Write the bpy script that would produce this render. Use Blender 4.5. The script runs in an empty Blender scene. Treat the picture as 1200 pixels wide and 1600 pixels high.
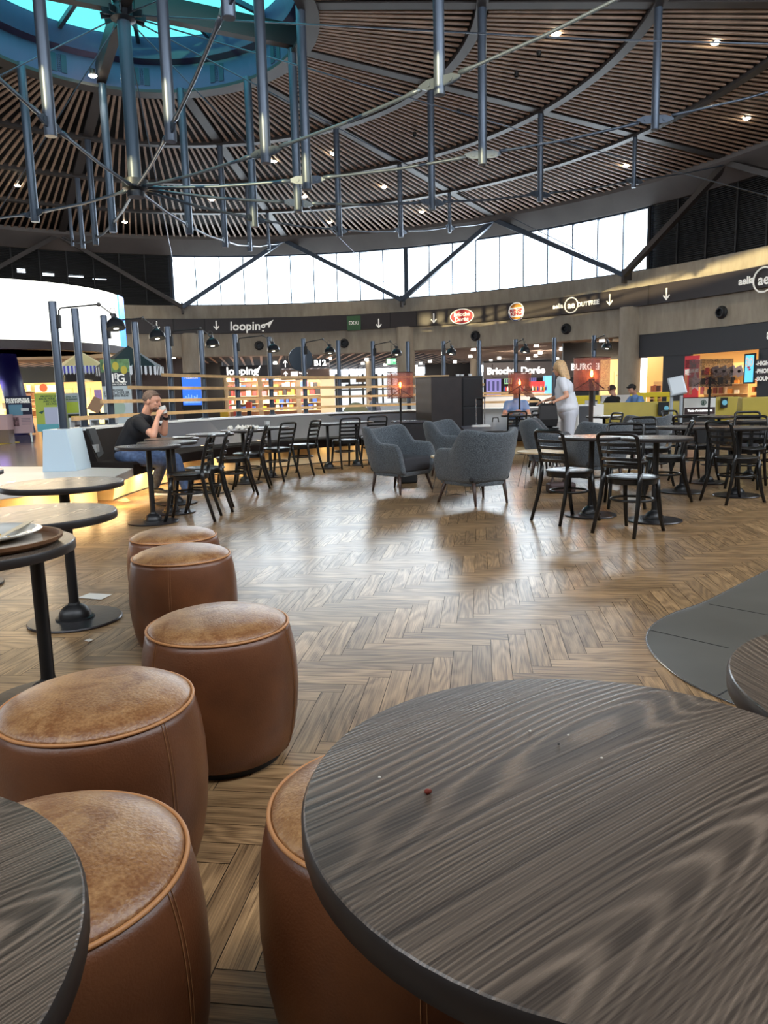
import bpy, bmesh, math, random
from mathutils import Vector, Matrix, noise
random.seed(7)
pi = math.pi
C = bpy.context.scene.collection
scene = bpy.context.scene

# ------------------------------------------------------------------ camera
PITCH, ROLL, HC, F = .1546, -.0241, 1.1386, 1150.6      # camera 1.14 m up, looking slightly down
FW = Vector((0, math.cos(PITCH), -math.sin(PITCH)))
_up = Vector((0, math.sin(PITCH), math.cos(PITCH)))
_rt = Vector((1, 0, 0))
RT = _rt * math.cos(ROLL) + _up * math.sin(ROLL)
UP = -_rt * math.sin(ROLL) + _up * math.cos(ROLL)
cam = bpy.data.cameras.new('camera')
cam.sensor_fit = 'VERTICAL'; cam.sensor_height = 32; cam.lens = F / 1600 * 32
cam.clip_start = .02; cam.clip_end = 400
co = bpy.data.objects.new('camera', cam); C.objects.link(co)
co.matrix_world = Matrix(((RT.x, UP.x, -FW.x, 0), (RT.y, UP.y, -FW.y, 0), (RT.z, UP.z, -FW.z, HC), (0, 0, 0, 1)))
scene.camera = co

# ------------------------------------------------------------------ world, lights, exposure
scene.view_settings.view_transform = 'Standard'; scene.view_settings.look = 'None'
scene.view_settings.gamma = 1; scene.view_settings.use_curve_mapping = False
scene.view_settings.exposure = 0.42
w = bpy.data.worlds.new('world'); scene.world = w; w.use_nodes = True
bg = w.node_tree.nodes['Background']
bg.inputs[0].default_value = (.80, .90, 1, 1); bg.inputs[1].default_value = 4.5
cy = scene.cycles
cy.max_bounces = 7; cy.diffuse_bounces = 4; cy.glossy_bounces = 3; cy.transmission_bounces = 4; cy.transparent_max_bounces = 12
cy.sample_clamp_indirect = 4; cy.caustics_reflective = False; cy.caustics_refractive = False
cy.use_denoising = True

CX, CY = -5.7165, 18.5            # centre of the round hall
RR = 21.0                         # its radius
def sun_light(az, el, strength, col, ang=.01):
    d = bpy.data.lights.new('sun', 'SUN'); d.energy = strength; d.color = col; d.angle = ang
    o = bpy.data.objects.new('sun', d); C.objects.link(o)
    v = Vector((math.cos(el) * math.cos(az), math.cos(el) * math.sin(az), -math.sin(el)))   # travel direction
    o.rotation_euler = v.to_track_quat('-Z', 'Y').to_euler(); o.location = (0, 0, 30)
def area(loc, direction, sx, sy, e, col, name='area_light', spread=pi):
    d = bpy.data.lights.new(name, 'AREA'); d.shape = 'RECTANGLE'; d.size = sx; d.size_y = sy; d.energy = e; d.color = col; d.spread = spread
    o = bpy.data.objects.new(name, d); C.objects.link(o); o.location = loc
    o.rotation_euler = Vector(direction).to_track_quat('-Z', 'Y').to_euler()
    return o
def spot(loc, direction, e, col, ang=1.6, r=.05, blend=.6, name='spot_light'):
    d = bpy.data.lights.new(name, 'SPOT'); d.energy = e; d.color = col; d.spot_size = ang; d.spot_blend = blend; d.shadow_soft_size = r
    o = bpy.data.objects.new(name, d); C.objects.link(o); o.location = loc
    o.rotation_euler = Vector(direction).to_track_quat('-Z', 'Y').to_euler()
def point(loc, e, col, r=.05, name='point_light'):
    d = bpy.data.lights.new(name, 'POINT'); d.energy = e; d.color = col; d.shadow_soft_size = r
    o = bpy.data.objects.new(name, d); C.objects.link(o); o.location = loc

sun_light(math.radians(66), math.radians(4.6), 7, (1, .82, .42))
# added fill inside the back wall, standing in for daylight from unseen high windows
for k, (a, wd) in enumerate(((-112, 8.5), (-88, 8.5), (-64, 8.5), (-40, 8.5))):
    t = math.radians(a)
    area((CX + 20.6 * math.cos(t), CY + 20.6 * math.sin(t), 7.5), (-math.cos(t), -math.sin(t), -.25), wd, 2.0, 420, (.86, .93, 1), 'back_fill_light')
# daylight outside the strip window
for a in (97, 84, 70, 57, 44):
    t = math.radians(a)
    area((CX + 22.2 * math.cos(t), CY + 22.2 * math.sin(t), 7.45), (-math.cos(t), -math.sin(t), -.35), 4.9, 2.7, 400, (.84, .93, 1), 'window_daylight')
# daylight above the roof light
area((CX, CY, 11.9), (0, 0, -1), 6, 6, 1100, (.62, .78, 1), 'rooflight_daylight')

area((-11.5, 22.5, 3.1), (.45, -.85, -.32), 5, 1.5, 110, (1, .70, .36), 'warm_fill_light')  # added warm fill for the floor and tables on the left

# ------------------------------------------------------------------ pixel helpers (photo 1200 x 1600)
def ray(x, y):
    return FW * F + RT * (x - 600) - UP * (y - 800)
def at(x, y, Y):
    d = ray(x, y); t = Y / d.y
    return Vector((d.x * t, Y, HC + d.z * t))
def gp(x, y, z=0.):
    d = ray(x, y); t = (z - HC) / d.z
    return Vector((d.x * t, d.y * t, z))
def ring(x, y, r):
    d = ray(x, y); d = d / d.y
    a = d.x ** 2 + 1; b = -2 * (d.x * CX + CY); k = CX ** 2 + CY ** 2 - r * r
    t = (-b + math.sqrt(b * b - 4 * a * k)) / (2 * a)
    return Vector((d.x * t, t, HC + d.z * t))
def proj(p):
    v = Vector(p) - Vector((0, 0, HC)); z = v.dot(FW)
    if z < .05: return None
    return 600 + F * v.dot(RT) / z, 800 - F * v.dot(UP) / z
def pol(r, deg, z=0.):
    t = math.radians(deg); return Vector((CX + r * math.cos(t), CY + r * math.sin(t), z))

# ------------------------------------------------------------------ materials
def lin(c):
    return tuple(((v / 255) / 12.92 if v <= 10 else (((v / 255) + .055) / 1.055) ** 2.4) for v in c)
MATS = {}
def mat(name, rgb, rough=.5, metal=0., nz=None, bump=0., bscale=60., coat=0., emit=None, es=0., spec=.5, sheen=0., rgb2=None):
    """rgb in 0-255 display values; nz=(scale, amount) colour mottling"""
    if name in MATS: return MATS[name]
    m = bpy.data.materials.new(name); m.use_nodes = True; MATS[name] = m
    nt = m.node_tree; N = nt.nodes; L = nt.links; b = N['Principled BSDF']
    col = lin(rgb)
    b.inputs['Base Color'].default_value = (*col, 1); b.inputs['Roughness'].default_value = rough
    b.inputs['Metallic'].default_value = metal; b.inputs['Coat Weight'].default_value = coat
    b.inputs['Specular IOR Level'].default_value = spec; b.inputs['Sheen Weight'].default_value = sheen
    if emit:
        b.inputs['Emission Color'].default_value = (*lin(emit), 1); b.inputs['Emission Strength'].default_value = es
    tc = None
    if nz or bump:
        tc = N.new('ShaderNodeTexCoord')
    if nz:
        n = N.new('ShaderNodeTexNoise'); n.inputs['Scale'].default_value = nz[0]; n.inputs['Detail'].default_value = 5
        L.new(tc.outputs['Object'], n.inputs['Vector'])
        r = N.new('ShaderNodeValToRGB')
        c1 = lin(rgb2) if rgb2 else tuple(v * (1 - nz[1]) for v in col)
        c2 = col if rgb2 else tuple(min(1, v * (1 + nz[1])) for v in col)
        r.color_ramp.elements[0].color = (*c1, 1); r.color_ramp.elements[1].color = (*c2, 1)
        r.color_ramp.elements[0].position = .35; r.color_ramp.elements[1].position = .65
        L.new(n.outputs['Fac'], r.inputs['Fac']); L.new(r.outputs['Color'], b.inputs['Base Color'])
    if bump:
        n2 = N.new('ShaderNodeTexNoise'); n2.inputs['Scale'].default_value = bscale; n2.inputs['Detail'].default_value = 3
        L.new(tc.outputs['Object'], n2.inputs['Vector'])
        bm = N.new('ShaderNodeBump'); bm.inputs['Strength'].default_value = bump; bm.inputs['Distance'].default_value = .01
        L.new(n2.outputs['Fac'], bm.inputs['Height']); L.new(bm.outputs['Normal'], b.inputs['Normal'])
    return m
def glow(name, rgb, s):
    if name in MATS: return MATS[name]
    m = bpy.data.materials.new(name); m.use_nodes = True; MATS[name] = m
    nt = m.node_tree; nt.nodes.clear()
    o = nt.nodes.new('ShaderNodeOutputMaterial'); e = nt.nodes.new('ShaderNodeEmission')
    e.inputs[0].default_value = (*lin(rgb), 1); e.inputs[1].default_value = s
    nt.links.new(e.outputs[0], o.inputs[0]); return m
def glass(name, tint, refl=.06, rough=.02):
    if name in MATS: return MATS[name]
    m = bpy.data.materials.new(name); m.use_nodes = True; MATS[name] = m
    nt = m.node_tree; nt.nodes.clear(); N = nt.nodes
    o = N.new('ShaderNodeOutputMaterial'); t = N.new('ShaderNodeBsdfTransparent'); g = N.new('ShaderNodeBsdfGlossy'); x = N.new('ShaderNodeMixShader')
    t.inputs[0].default_value = (*tint, 1); g.inputs['Roughness'].default_value = rough; x.inputs[0].default_value = refl
    nt.links.new(t.outputs[0], x.inputs[1]); nt.links.new(g.outputs[0], x.inputs[2]); nt.links.new(x.outputs[0], o.inputs[0])
    return m
def concrete_mat():
    m = mat('concrete', (122, 112, 100), .85, bump=.25, bscale=8)
    nt = m.node_tree; N = nt.nodes; L = nt.links; b = N['Principled BSDF']
    tc = N.new('ShaderNodeTexCoord'); mp = N.new('ShaderNodeMapping'); mp.inputs['Scale'].default_value = (1.2, 1.2, .3)
    n = N.new('ShaderNodeTexNoise'); n.inputs['Scale'].default_value = 2.2; n.inputs['Detail'].default_value = 8; n.inputs['Roughness'].default_value = .65
    r = N.new('ShaderNodeValToRGB'); r.color_ramp.elements[0].position = .3; r.color_ramp.elements[1].position = .7
    r.color_ramp.elements[0].color = (*lin((146, 136, 122)), 1); r.color_ramp.elements[1].color = (*lin((176, 166, 150)), 1)
    L.new(tc.outputs['Object'], mp.inputs[0]); L.new(mp.outputs[0], n.inputs['Vector']); L.new(n.outputs['Fac'], r.inputs[0]); L.new(r.outputs[0], b.inputs['Base Color'])
    return m
def wood_grain(name, dark, light, rough, coord='Object', rot=0., along=1.2, across=9., lines=16., fig=.55, fibre=260., coat=0., bump=.15, island=0., crough=.2, contrast=1., flen=7., sharp=False):
    """contours of a stretched noise make the cathedral figure, a fine streak noise makes the pores"""
    m = bpy.data.materials.new(name); m.use_nodes = True; MATS[name] = m
    nt = m.node_tree; N = nt.nodes; L = nt.links; b = N['Principled BSDF']
    def math_(op, a, b_=None, c=None):
        n = N.new('ShaderNodeMath'); n.operation = op
        for i, v in enumerate((a, b_, c)):
            if v is None: continue
            if isinstance(v, (int, float)): n.inputs[i].default_value = v
            else: L.new(v, n.inputs[i])
        return n.outputs[0]
    tc = N.new('ShaderNodeTexCoord'); mp = N.new('ShaderNodeMapping'); mp.inputs['Rotation'].default_value = (0, 0, rot)
    L.new(tc.outputs[coord], mp.inputs[0]); src = mp.outputs[0]
    if island:
        geo = N.new('ShaderNodeNewGeometry'); k = math_('MULTIPLY', geo.outputs['Random Per Island'], 37.)
        ad = N.new('ShaderNodeVectorMath'); ad.operation = 'ADD'; L.new(src, ad.inputs[0]); L.new(k, ad.inputs[1]); src = ad.outputs[0]
    def noise_(sx, sy, det, ro=.5, dist=0.):
        mm = N.new('ShaderNodeMapping'); mm.inputs['Scale'].default_value = (sx, sy, 1); L.new(src, mm.inputs[0])
        n = N.new('ShaderNodeTexNoise'); n.inputs['Scale'].default_value = 1; n.inputs['Detail'].default_value = det; n.inputs['Roughness'].default_value = ro; n.inputs['Distortion'].default_value = dist
        L.new(mm.outputs[0], n.inputs['Vector']); return n.outputs['Fac']
    big = noise_(along, across, 1.2, .4); wob = noise_(along * 9, across * 6, 3)
    ph = math_('MULTIPLY_ADD', big, lines * 6.283, math_('MULTIPLY', wob, 1.6))
    ring_ = math_('MULTIPLY_ADD', math_('SINE', ph), .5, .5)
    fib = noise_(along * flen, fibre, 2, .6); blot = noise_(2.5, 3.5, 3)
    fib = math_('MULTIPLY_ADD', math_('SUBTRACT', fib, .5), contrast, .5)
    mix = math_('ADD', math_('MULTIPLY', ring_, fig * .6), math_('ADD', math_('MULTIPLY', fib, .75), math_('MULTIPLY', blot, .35)))
    mix = math_('MULTIPLY', mix, 1 / (fig * .6 + 1.1))
    if sharp:      # thin pale pore lines following the figure
        thin = math_('POWER', ring_, 2.6); big2 = noise_(2.2, 9., 4)
        mix = math_('ADD', math_('MULTIPLY', thin, math_('MULTIPLY_ADD', big2, 1.5, -.42)), math_('MULTIPLY', fib, .55))
        mix = math_('ADD', mix, math_('MULTIPLY', blot, .12))
    r = N.new('ShaderNodeValToRGB'); r.color_ramp.elements[0].position = .18 if sharp else .30; r.color_ramp.elements[1].position = .85 if sharp else .72
    r.color_ramp.elements[0].color = (*lin(dark), 1); r.color_ramp.elements[1].color = (*lin(light), 1)
    L.new(mix, r.inputs[0]); out = r.outputs[0]
    if island:
        hv = N.new('ShaderNodeHueSaturation'); mr = N.new('ShaderNodeMapRange'); mr.inputs[3].default_value = 1 - island; mr.inputs[4].default_value = 1 + island
        L.new(geo.outputs['Random Per Island'], mr.inputs[0]); L.new(mr.outputs[0], hv.inputs['Value']); L.new(out, hv.inputs['Color']); out = hv.outputs[0]
    L.new(out, b.inputs['Base Color'])
    rr_ = N.new('ShaderNodeMapRange'); rr_.inputs[3].default_value = rough + .1; rr_.inputs[4].default_value = rough - .06; L.new(mix, rr_.inputs[0]); L.new(rr_.outputs[0], b.inputs['Roughness'])
    b.inputs['Coat Weight'].default_value = coat; b.inputs['Coat Roughness'].default_value = crough
    bm = N.new('ShaderNodeBump'); bm.inputs['Strength'].default_value = bump; bm.inputs['Distance'].default_value = .002
    L.new(mix, bm.inputs['Height']); L.new(bm.outputs[0], b.inputs['Normal'])
    return m

CONC = concrete_mat()
DARK = mat('dark_board', (20, 20, 24), .7)
STEEL = mat('blue_grey_steel', (62, 74, 90), .42, .35)
BRONZE = mat('bronze_steel', (62, 56, 54), .5, .3)
SLAT = mat('ceiling_slat_wood', (160, 132, 112), .6, nz=(3, .18))
CLOTHB = mat('black_paint', (18, 18, 20), .35, spec=.5)
BLACK = mat('soft_black', (14, 14, 16), .6)
WHITE = mat('white_laminate', (226, 228, 228), .4)
CHROME = mat('brushed_chrome', (190, 195, 200), .25, .9)
TILE = mat('grey_floor_tile', (92, 92, 90), .35, nz=(1.2, .12), spec=.5)

# ------------------------------------------------------------------ mesh builder
class MB:
    def __init__(s): s.v = []; s.f = []; s.uv = None
    def add(s, vs, fs):
        n = len(s.v); s.v += [tuple(v) for v in vs]; s.f += [tuple(i + n for i in f) for f in fs]
    def box(s, x0, x1, y0, y1, z0, z1, M=None):
        v = [Vector(p) for p in ((x0, y0, z0), (x1, y0, z0), (x1, y1, z0), (x0, y1, z0), (x0, y0, z1), (x1, y0, z1), (x1, y1, z1), (x0, y1, z1))]
        if M: v = [M @ p for p in v]
        s.add(v, [(0, 3, 2, 1), (4, 5, 6, 7), (0, 1, 5, 4), (1, 2, 6, 5), (2, 3, 7, 6), (3, 0, 4, 7)]); return s
    def bar(s, a, b, wd, ht, up=Vector((0, 0, 1))):
        a = Vector(a); b = Vector(b); d = (b - a).normalized(); r = d.cross(up)
        if r.length < 1e-4: r = d.cross(Vector((1, 0, 0)))
        r.normalize(); u = r.cross(d)
        vs = [p + r * (i * wd / 2) + u * (j * ht / 2) for p in (a, b) for i, j in ((-1, -1), (1, -1), (1, 1), (-1, 1))]
        s.add(vs, [(3, 2, 1, 0), (4, 5, 6, 7), (0, 1, 5, 4), (1, 2, 6, 5), (2, 3, 7, 6), (3, 0, 4, 7)]); return s
    def tube(s, pts, rad, n=10, closed=False, cap=True):
        pts = [Vector(p) for p in pts]; k = len(pts)
        if not isinstance(rad, (list, tuple)): rad = [rad] * k
        u = None; rings = []
        for i, p in enumerate(pts):
            if closed: d = pts[(i + 1) % k] - pts[i - 1]
            else: d = pts[min(i + 1, k - 1)] - pts[max(i - 1, 0)]
            d.normalize()
            if u is None:
                u = d.cross(Vector((0, 0, 1)))
                if u.length < 1e-3: u = d.cross(Vector((1, 0, 0)))
            u = (u - d * u.dot(d)).normalized(); w_ = d.cross(u)
            rings.append([p + (u * math.cos(2 * pi * j / n) + w_ * math.sin(2 * pi * j / n)) * rad[i] for j in range(n)])
        fs = []; m = k if closed else k - 1
        for i in range(m):
            a = i * n; b_ = ((i + 1) % k) * n
            for j in range(n): fs.append((a + j, a + (j + 1) % n, b_ + (j + 1) % n, b_ + j))
        if cap and not closed: fs += [tuple(reversed(range(n))), tuple(range((k - 1) * n, k * n))]
        s.add([q for r_ in rings for q in r_], fs); return s
    def lathe(s, prof, n=32, M=None, a0=0., a1=2 * pi):
        full = abs(a1 - a0 - 2 * pi) < 1e-6; m = n if full else n + 1
        vs = []
        for r, z in prof:
            for j in range(m):
                t = a0 + (a1 - a0) * j / n; p = Vector((r * math.cos(t), r * math.sin(t), z)); vs.append(M @ p if M else p)
        fs = []
        for i in range(len(prof) - 1):
            for j in range(n):
                j2 = (j + 1) % m
                q = (i * m + j, i * m + j2, (i + 1) * m + j2, (i + 1) * m + j)
                fs.append(q)
        if full:
            if prof[0][0] > 1e-5: fs.append(tuple(reversed(range(m))))
            if prof[-1][0] > 1e-5: fs.append(tuple(range((len(prof) - 1) * m, len(prof) * m)))
        s.add(vs, fs); return s
    def arc(s, c, r0, r1, z0, z1, d0, d1, n):
        """solid curved bar between radii, heights and angles (degrees)"""
        vs = []; fs = []
        for i in range(n + 1):
            t = math.radians(d0 + (d1 - d0) * i / n)
            for r, z in ((r0, z0), (r1, z0), (r1, z1), (r0, z1)): vs.append((c[0] + r * math.cos(t), c[1] + r * math.sin(t), z))
        for i in range(n):
            a = i * 4; b = a + 4
            for j in range(4): fs.append((a + j, b + j, b + (j + 1) % 4, a + (j + 1) % 4))
        if abs(d1 - d0) < 359.9: fs += [(3, 2, 1, 0), (n * 4, n * 4 + 1, n * 4 + 2, n * 4 + 3)]
        s.add(vs, fs); return s
    def prism(s, pts2, z0, z1, M=None):
        n = len(pts2); v = [Vector((x, y, z)) for z in (z0, z1) for x, y in pts2]
        if M: v = [M @ p for p in v]
        s.add(v, [tuple(reversed(range(n))), tuple(range(n, 2 * n))] + [(i, (i + 1) % n, n + (i + 1) % n, n + i) for i in range(n)]); return s
    def ball(s, c, rx, ry=None, rz=None, n=16, m=10, M=None):
        ry = ry or rx; rz = rz or rx; c = Vector(c); vs = []; fs = []
        for i in range(m + 1):
            ph = pi * i / m
            for j in range(n):
                t = 2 * pi * j / n; p = Vector((rx * math.sin(ph) * math.cos(t), ry * math.sin(ph) * math.sin(t), rz * math.cos(ph)))
                vs.append((M @ p if M else p) + c)
        for i in range(m):
            for j in range(n): fs.append((i * n + j, (i + 1) * n + j, (i + 1) * n + (j + 1) % n, i * n + (j + 1) % n))
        s.add(vs, fs); return s
    def build(s, name, m, parent=None, smooth=False, bevel=0., seg=2, auto=None):
        me = bpy.data.meshes.new(name); me.from_pydata(s.v, [], s.f)
        bm = bmesh.new(); bm.from_mesh(me)
        bmesh.ops.remove_doubles(bm, verts=bm.verts, dist=1e-5)
        bmesh.ops.recalc_face_normals(bm, faces=bm.faces); bm.to_mesh(me); bm.free()
        me.materials.append(m)
        if smooth or auto:
            me.polygons.foreach_set('use_smooth', [True] * len(me.polygons))
            if auto:
                me.update()
                try: me.set_sharp_from_angle(angle=math.radians(auto))
                except Exception: pass
        o = bpy.data.objects.new(name, me); C.objects.link(o)
        if parent: o.parent = parent
        if bevel:
            b = o.modifiers.new('bevel', 'BEVEL'); b.width = bevel; b.segments = seg; b.limit_method = 'ANGLE'; b.angle_limit = math.radians(40)
        return o
def tag(o, label, cat=None, group=None, kind=None):
    if label: o['label'] = label
    if cat: o['category'] = cat
    if group: o['group'] = group
    if kind: o['kind'] = kind
    return o
def structure(o, label=None):
    o['kind'] = 'structure'
    if label: o['label'] = label
    return o
def empty(name, loc=(0, 0, 0), rz=0., M=None):
    o = bpy.data.objects.new(name, None); C.objects.link(o); o.empty_display_size = .1
    if M is not None: o.matrix_world = M
    else: o.location = loc; o.rotation_euler = (0, 0, rz)
    return o
def copy_tree(o, parent=None):
    c = o.copy(); C.objects.link(c)
    if parent: c.parent = parent
    for ch in list(o.children): copy_tree(ch, c)
    return c
ORD = ['first', 'second', 'third', 'fourth', 'fifth', 'sixth', 'seventh', 'eighth', 'ninth', 'tenth', 'eleventh', 'twelfth', 'thirteenth', 'fourteenth', 'fifteenth', 'sixteenth', 'seventeenth', 'eighteenth', 'nineteenth', 'twentieth']
_t = ['twenty', 'thirty']
ORD += [t_ + '-' + u for t_ in ['twenty'] for u in ORD[:9]] + ['thirtieth'] + ['thirty-' + u for u in ORD[:9]]
CNAMES = {(226, 196, 160): 'beige', (196, 60, 60): 'red', (60, 90, 170): 'blue', (250, 240, 220): 'cream', (40, 34, 34): 'black', (226, 150, 70): 'orange', (120, 60, 50): 'maroon', (200, 110, 120): 'pink', (214, 176, 60): 'mustard', (70, 44, 36): 'dark brown',
          (226, 120, 60): 'bright orange', (60, 34, 30): 'blackish', (96, 60, 50): 'brown', (60, 40, 40): 'dark', (190, 120, 90): 'tan', (240, 200, 60): 'yellow', (90, 60, 50): 'brown', (200, 150, 90): 'amber', (230, 200, 160): 'pale'}
def frame(pos, n):
    """matrix: local x to the viewer's right, y up, z along n (horizontal facing direction)"""
    n = Vector(n).normalized(); x = Vector((0, 0, 1)).cross(n).normalized(); y = n.cross(x)
    M = Matrix.Identity(4)
    for i, v in enumerate((x, y, n)):
        for j in range(3): M[j][i] = v[j]
    M.translation = pos; return M
def face_cam(pos):
    p = Vector(pos); return frame(p, Vector((-p.x, -p.y, 0)))
def text(name, s, size, m, parent, x=0., y=0., z=.01, ext=.004, align='CENTER', shear=0., sx=1., bold=0., rot=0.):
    cu = bpy.data.curves.new(name, 'FONT'); cu.body = s; cu.size = size; cu.extrude = ext; cu.align_x = align; cu.align_y = 'CENTER'; cu.shear = shear
    cu.offset = bold; cu.resolution_u = 3
    t = bpy.data.objects.new(name, cu); C.objects.link(t)
    me = bpy.data.meshes.new_from_object(t); bpy.data.objects.remove(t); me.name = name
    me.materials.clear(); me.materials.append(m)
    o = bpy.data.objects.new(name, me); C.objects.link(o)
    o.location = (x, y, z); o.scale = (sx, 1, 1); o.rotation_euler = (0, 0, rot)
    if parent: o.parent = parent
    return o
def arrow(m, parent, x=0., y=0., s=1., z=.01, rot=0.):
    b = MB(); R = Matrix.Translation((x, y, z)) @ Matrix.Rotation(rot, 4, 'Z') @ Matrix.Scale(s, 4)
    b.box(-.04, .04, -.25, .28, 0, .012, R)
    for sg in (-1, 1):
        b.prism([(0, -.33), (sg * .2, -.1), (sg * .16, -.04), (0, -.22)] if sg > 0 else [(0, -.22), (sg * .16, -.04), (sg * .2, -.1), (0, -.33)], 0, .012, R)
    return b.build('arrow', m, parent)
# ================================================================== THE SETTING
CEN = (CX, CY)
def roofz(r): return 9.95 - (r - 4.1) * .0445
# floors
b = MB(); b.box(-45, 45, -6, 75, -.06, -.012); structure(b.build('floor', mat('terminal_tile', (120, 104, 104), .18, nz=(.6, .1), spec=.6)), 'glossy tiled concourse floor')
# herringbone parquet, every plank its own island of one mesh
PARQ = wood_grain('oak_parquet', (96, 72, 48), (180, 144, 102), .31, coord='UV', along=1.5, across=8, lines=9, fig=.35, fibre=260, bump=.1, island=.22, coat=.22, crough=.2, contrast=1.2, flen=3.)
def parquet():
    L_, W_ = .50, .0835
    ang = math.radians(-7.5); ca, sa = math.cos(ang), math.sin(ang)
    vs, fs, uvs = [], [], []
    g = .0012
    def inside(x, y):
        if y < -.6 or x > 9.5 or y > 17: return False
        return True
    def plank(x0, y0, x1, y1, horiz):
        cx_, cy_ = (x0 + x1) / 2, (y0 + y1) / 2
        X = cx_ * ca - cy_ * sa; Y = cx_ * sa + cy_ * ca + 6
        if not inside(X, Y): return
        if X < -5.6: return
        # keep within the arc of the low divider wall
        d = math.hypot(X - 2.2, Y - 10.4)
        if Y > 9 and d > 6.75: return
        if Y <= 9.6 and X < -4.3: return
        n = len(vs); ju, jv = random.random() * 9, random.random() * 9
        for px_, py_, u, v in ((x0 + g, y0 + g, 0, 0), (x1 - g, y0 + g, 1, 0), (x1 - g, y1 - g, 1, 1), (x0 + g, y1 - g, 0, 1)):
            vs.append((px_ * ca - py_ * sa, px_ * sa + py_ * ca + 6, 0))
            uvs.append((u * L_ + ju, v * W_ + jv) if horiz else (v * L_ + ju, u * W_ + jv))
        fs.append((n, n + 1, n + 2, n + 3))
    # herringbone lattice
    N_ = int(round(L_ / W_))
    for i in range(-260, 260):
        for j in range(-26, 26):
            # horizontal plank and vertical plank anchored on a staircase
            x = i * W_ + j * L_; y = i * W_ - j * L_
            if abs(x) > 16 or abs(y) > 16: continue
            plank(x, y, x + L_, y + W_, True)
            plank(x + L_ , y - L_ + W_, x + L_ + W_, y + W_, False)
    me = bpy.data.meshes.new('floor'); me.from_pydata(vs, [], fs)
    uv = me.uv_layers.new(name='UVMap'); k = 0
    for p in me.polygons:
        for li in p.loop_indices: uv.data[li].uv = uvs[me.loops[li].vertex_index]
    me.materials.append(PARQ)
    o = bpy.data.objects.new('floor', me); C.objects.link(o); structure(o, 'oak herringbone parquet floor')
parquet()
b = MB()
pts = [(-4.4, -.8), (9.6, -.8), (9.6, 17.2), (-.2, 17.2)] 
b.box(-4.2, 9.6, -.8, 10, -.012, -.003); b.lathe([(0, -.003), (6.7, -.003)], 48, Matrix.Translation((2.2, 10.4, 0))); b.box(2.2, 9.6, 9.9, 17.0, -.012, -.003)
structure(b.build('floor', mat('plank_joint', (40, 30, 22), .8)), 'dark joints between the parquet planks')
# grey tile island with its metal trim
edge = [gp(*q) for q in ((1200, 892), (1150, 917), (1100, 942), (1050, 960), (1020, 978), (1010, 998), (1018, 1020), (1040, 1043), (1075, 1068), (1120, 1090), (1160, 1106))]
def smooth_path(P, n=6):
    out = []
    for i in range(len(P) - 1):
        p0, p1, p2, p3 = P[max(i - 1, 0)], P[i], P[i + 1], P[min(i + 2, len(P) - 1)]
        for k in range(n):
            t = k / n
            out.append(.5 * ((2 * p1) + (p2 - p0) * t + (2 * p0 - 5 * p1 + 4 * p2 - p3) * t * t + (3 * p1 - p0 - 3 * p2 + p3) * t ** 3))
    out.append(P[-1]); return out
E1 = smooth_path([Vector((4.6, 6.5, 0)), Vector((3.4, 5.45, 0))] + edge + [Vector((1.45, 2.2, 0)), Vector((1.9, 1.4, 0))])
b = MB(); b.prism([(p.x, p.y) for p in reversed(E1)] + [(5.5, 6.5), (5.5, 1.4)][0:0] + [(4.6, 6.5), (4.6, 1.4)][0:0] + [(6, 6.5), (6, 1.4)], .0, .004)
structure(b.build('floor', mat('slate_tile', (88, 86, 80), .42, nz=(2.5, .1))), 'slate grey tile area with a rounded corner')
b = MB(); b.tube([p + Vector((0, 0, .004)) for p in E1], .004, 6); structure(b.build('trim_1', CHROME), 'metal edge strip around the slate tiles')
b = MB(); 
for q in (((1016, 986), (1139, 1014)), ((1108, 945), (1200, 962)), ((1121, 1089), (1140, 1078))):
    p0, p1 = gp(*q[0]), gp(*q[1]); b.bar(p0 + Vector((0, 0, .004)), p1 + Vector((0, 0, .004)), .006, .002)
structure(b.build('trim_2', BLACK), 'joints of the slate tiles')

# ---- round concrete ring beam, columns, clerestory, louvres
A0, A1 = -172, 176
b = MB(); b.arc(CEN, 20.95, 21.7, 3.45, 6.03, 2, A1, 96); structure(b.build('wall_ring', CONC), 'curved board-marked concrete ring beam')
b = MB(); b.arc(CEN, 20.95, 21.7, 0, 6.03, A0, 2, 96); b.arc(CEN, 21.1, 21.2, 6.03, 8.55, -184, -116, 30); b.arc(CEN, 21.1, 21.2, 6.03, 7.85, -116, -68, 30); structure(b.build('wall_back', CONC), 'unseen concrete wall behind the viewer, upper strips added to narrow the sun')  # the two upper strips are added to block part of the sun
for k, a in enumerate((132, 101.3, 70.5, 39.3, 8)):
    p = pol(21.05, a); b = MB()
    b.lathe([(.46, -.01), (.46, 4.62)], 28, Matrix.Translation(p)); o = b.build('column', CONC, None, auto=40)
    tag(o, ['round concrete column behind the white curved screen', 'round concrete column on the left with a blue display screen at its foot', 'round concrete column in the middle, above the glowing floor lamp',
            'round concrete column beside the dark duty free fascia', 'round concrete column at the far right of the hall'][k], 'column')
PAN = mat('clerestory_glass', (255, 255, 255))
b = MB(); b.arc(CEN, 21.30, 21.31, 6.03, 8.5, 37.6, 103.2, 60)
structure(b.build('window_1', glass('window_glass', (.97, .99, 1))), 'tall curved strip window under the roof')
b = MB()
for i in range(21):
    a = 37.4 + i * (103.3 - 37.4) / 20; p = pol(21.2, a); w_ = .05 if i not in (0, 10, 20) else .22
    t = Vector((-math.sin(math.radians(a)), math.cos(math.radians(a)), 0))
    b.bar(p + Vector((0, 0, 6.0)), p + Vector((0, 0, 8.55)), w_, .12, up=pol(1, a) - pol(0, a))
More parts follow.
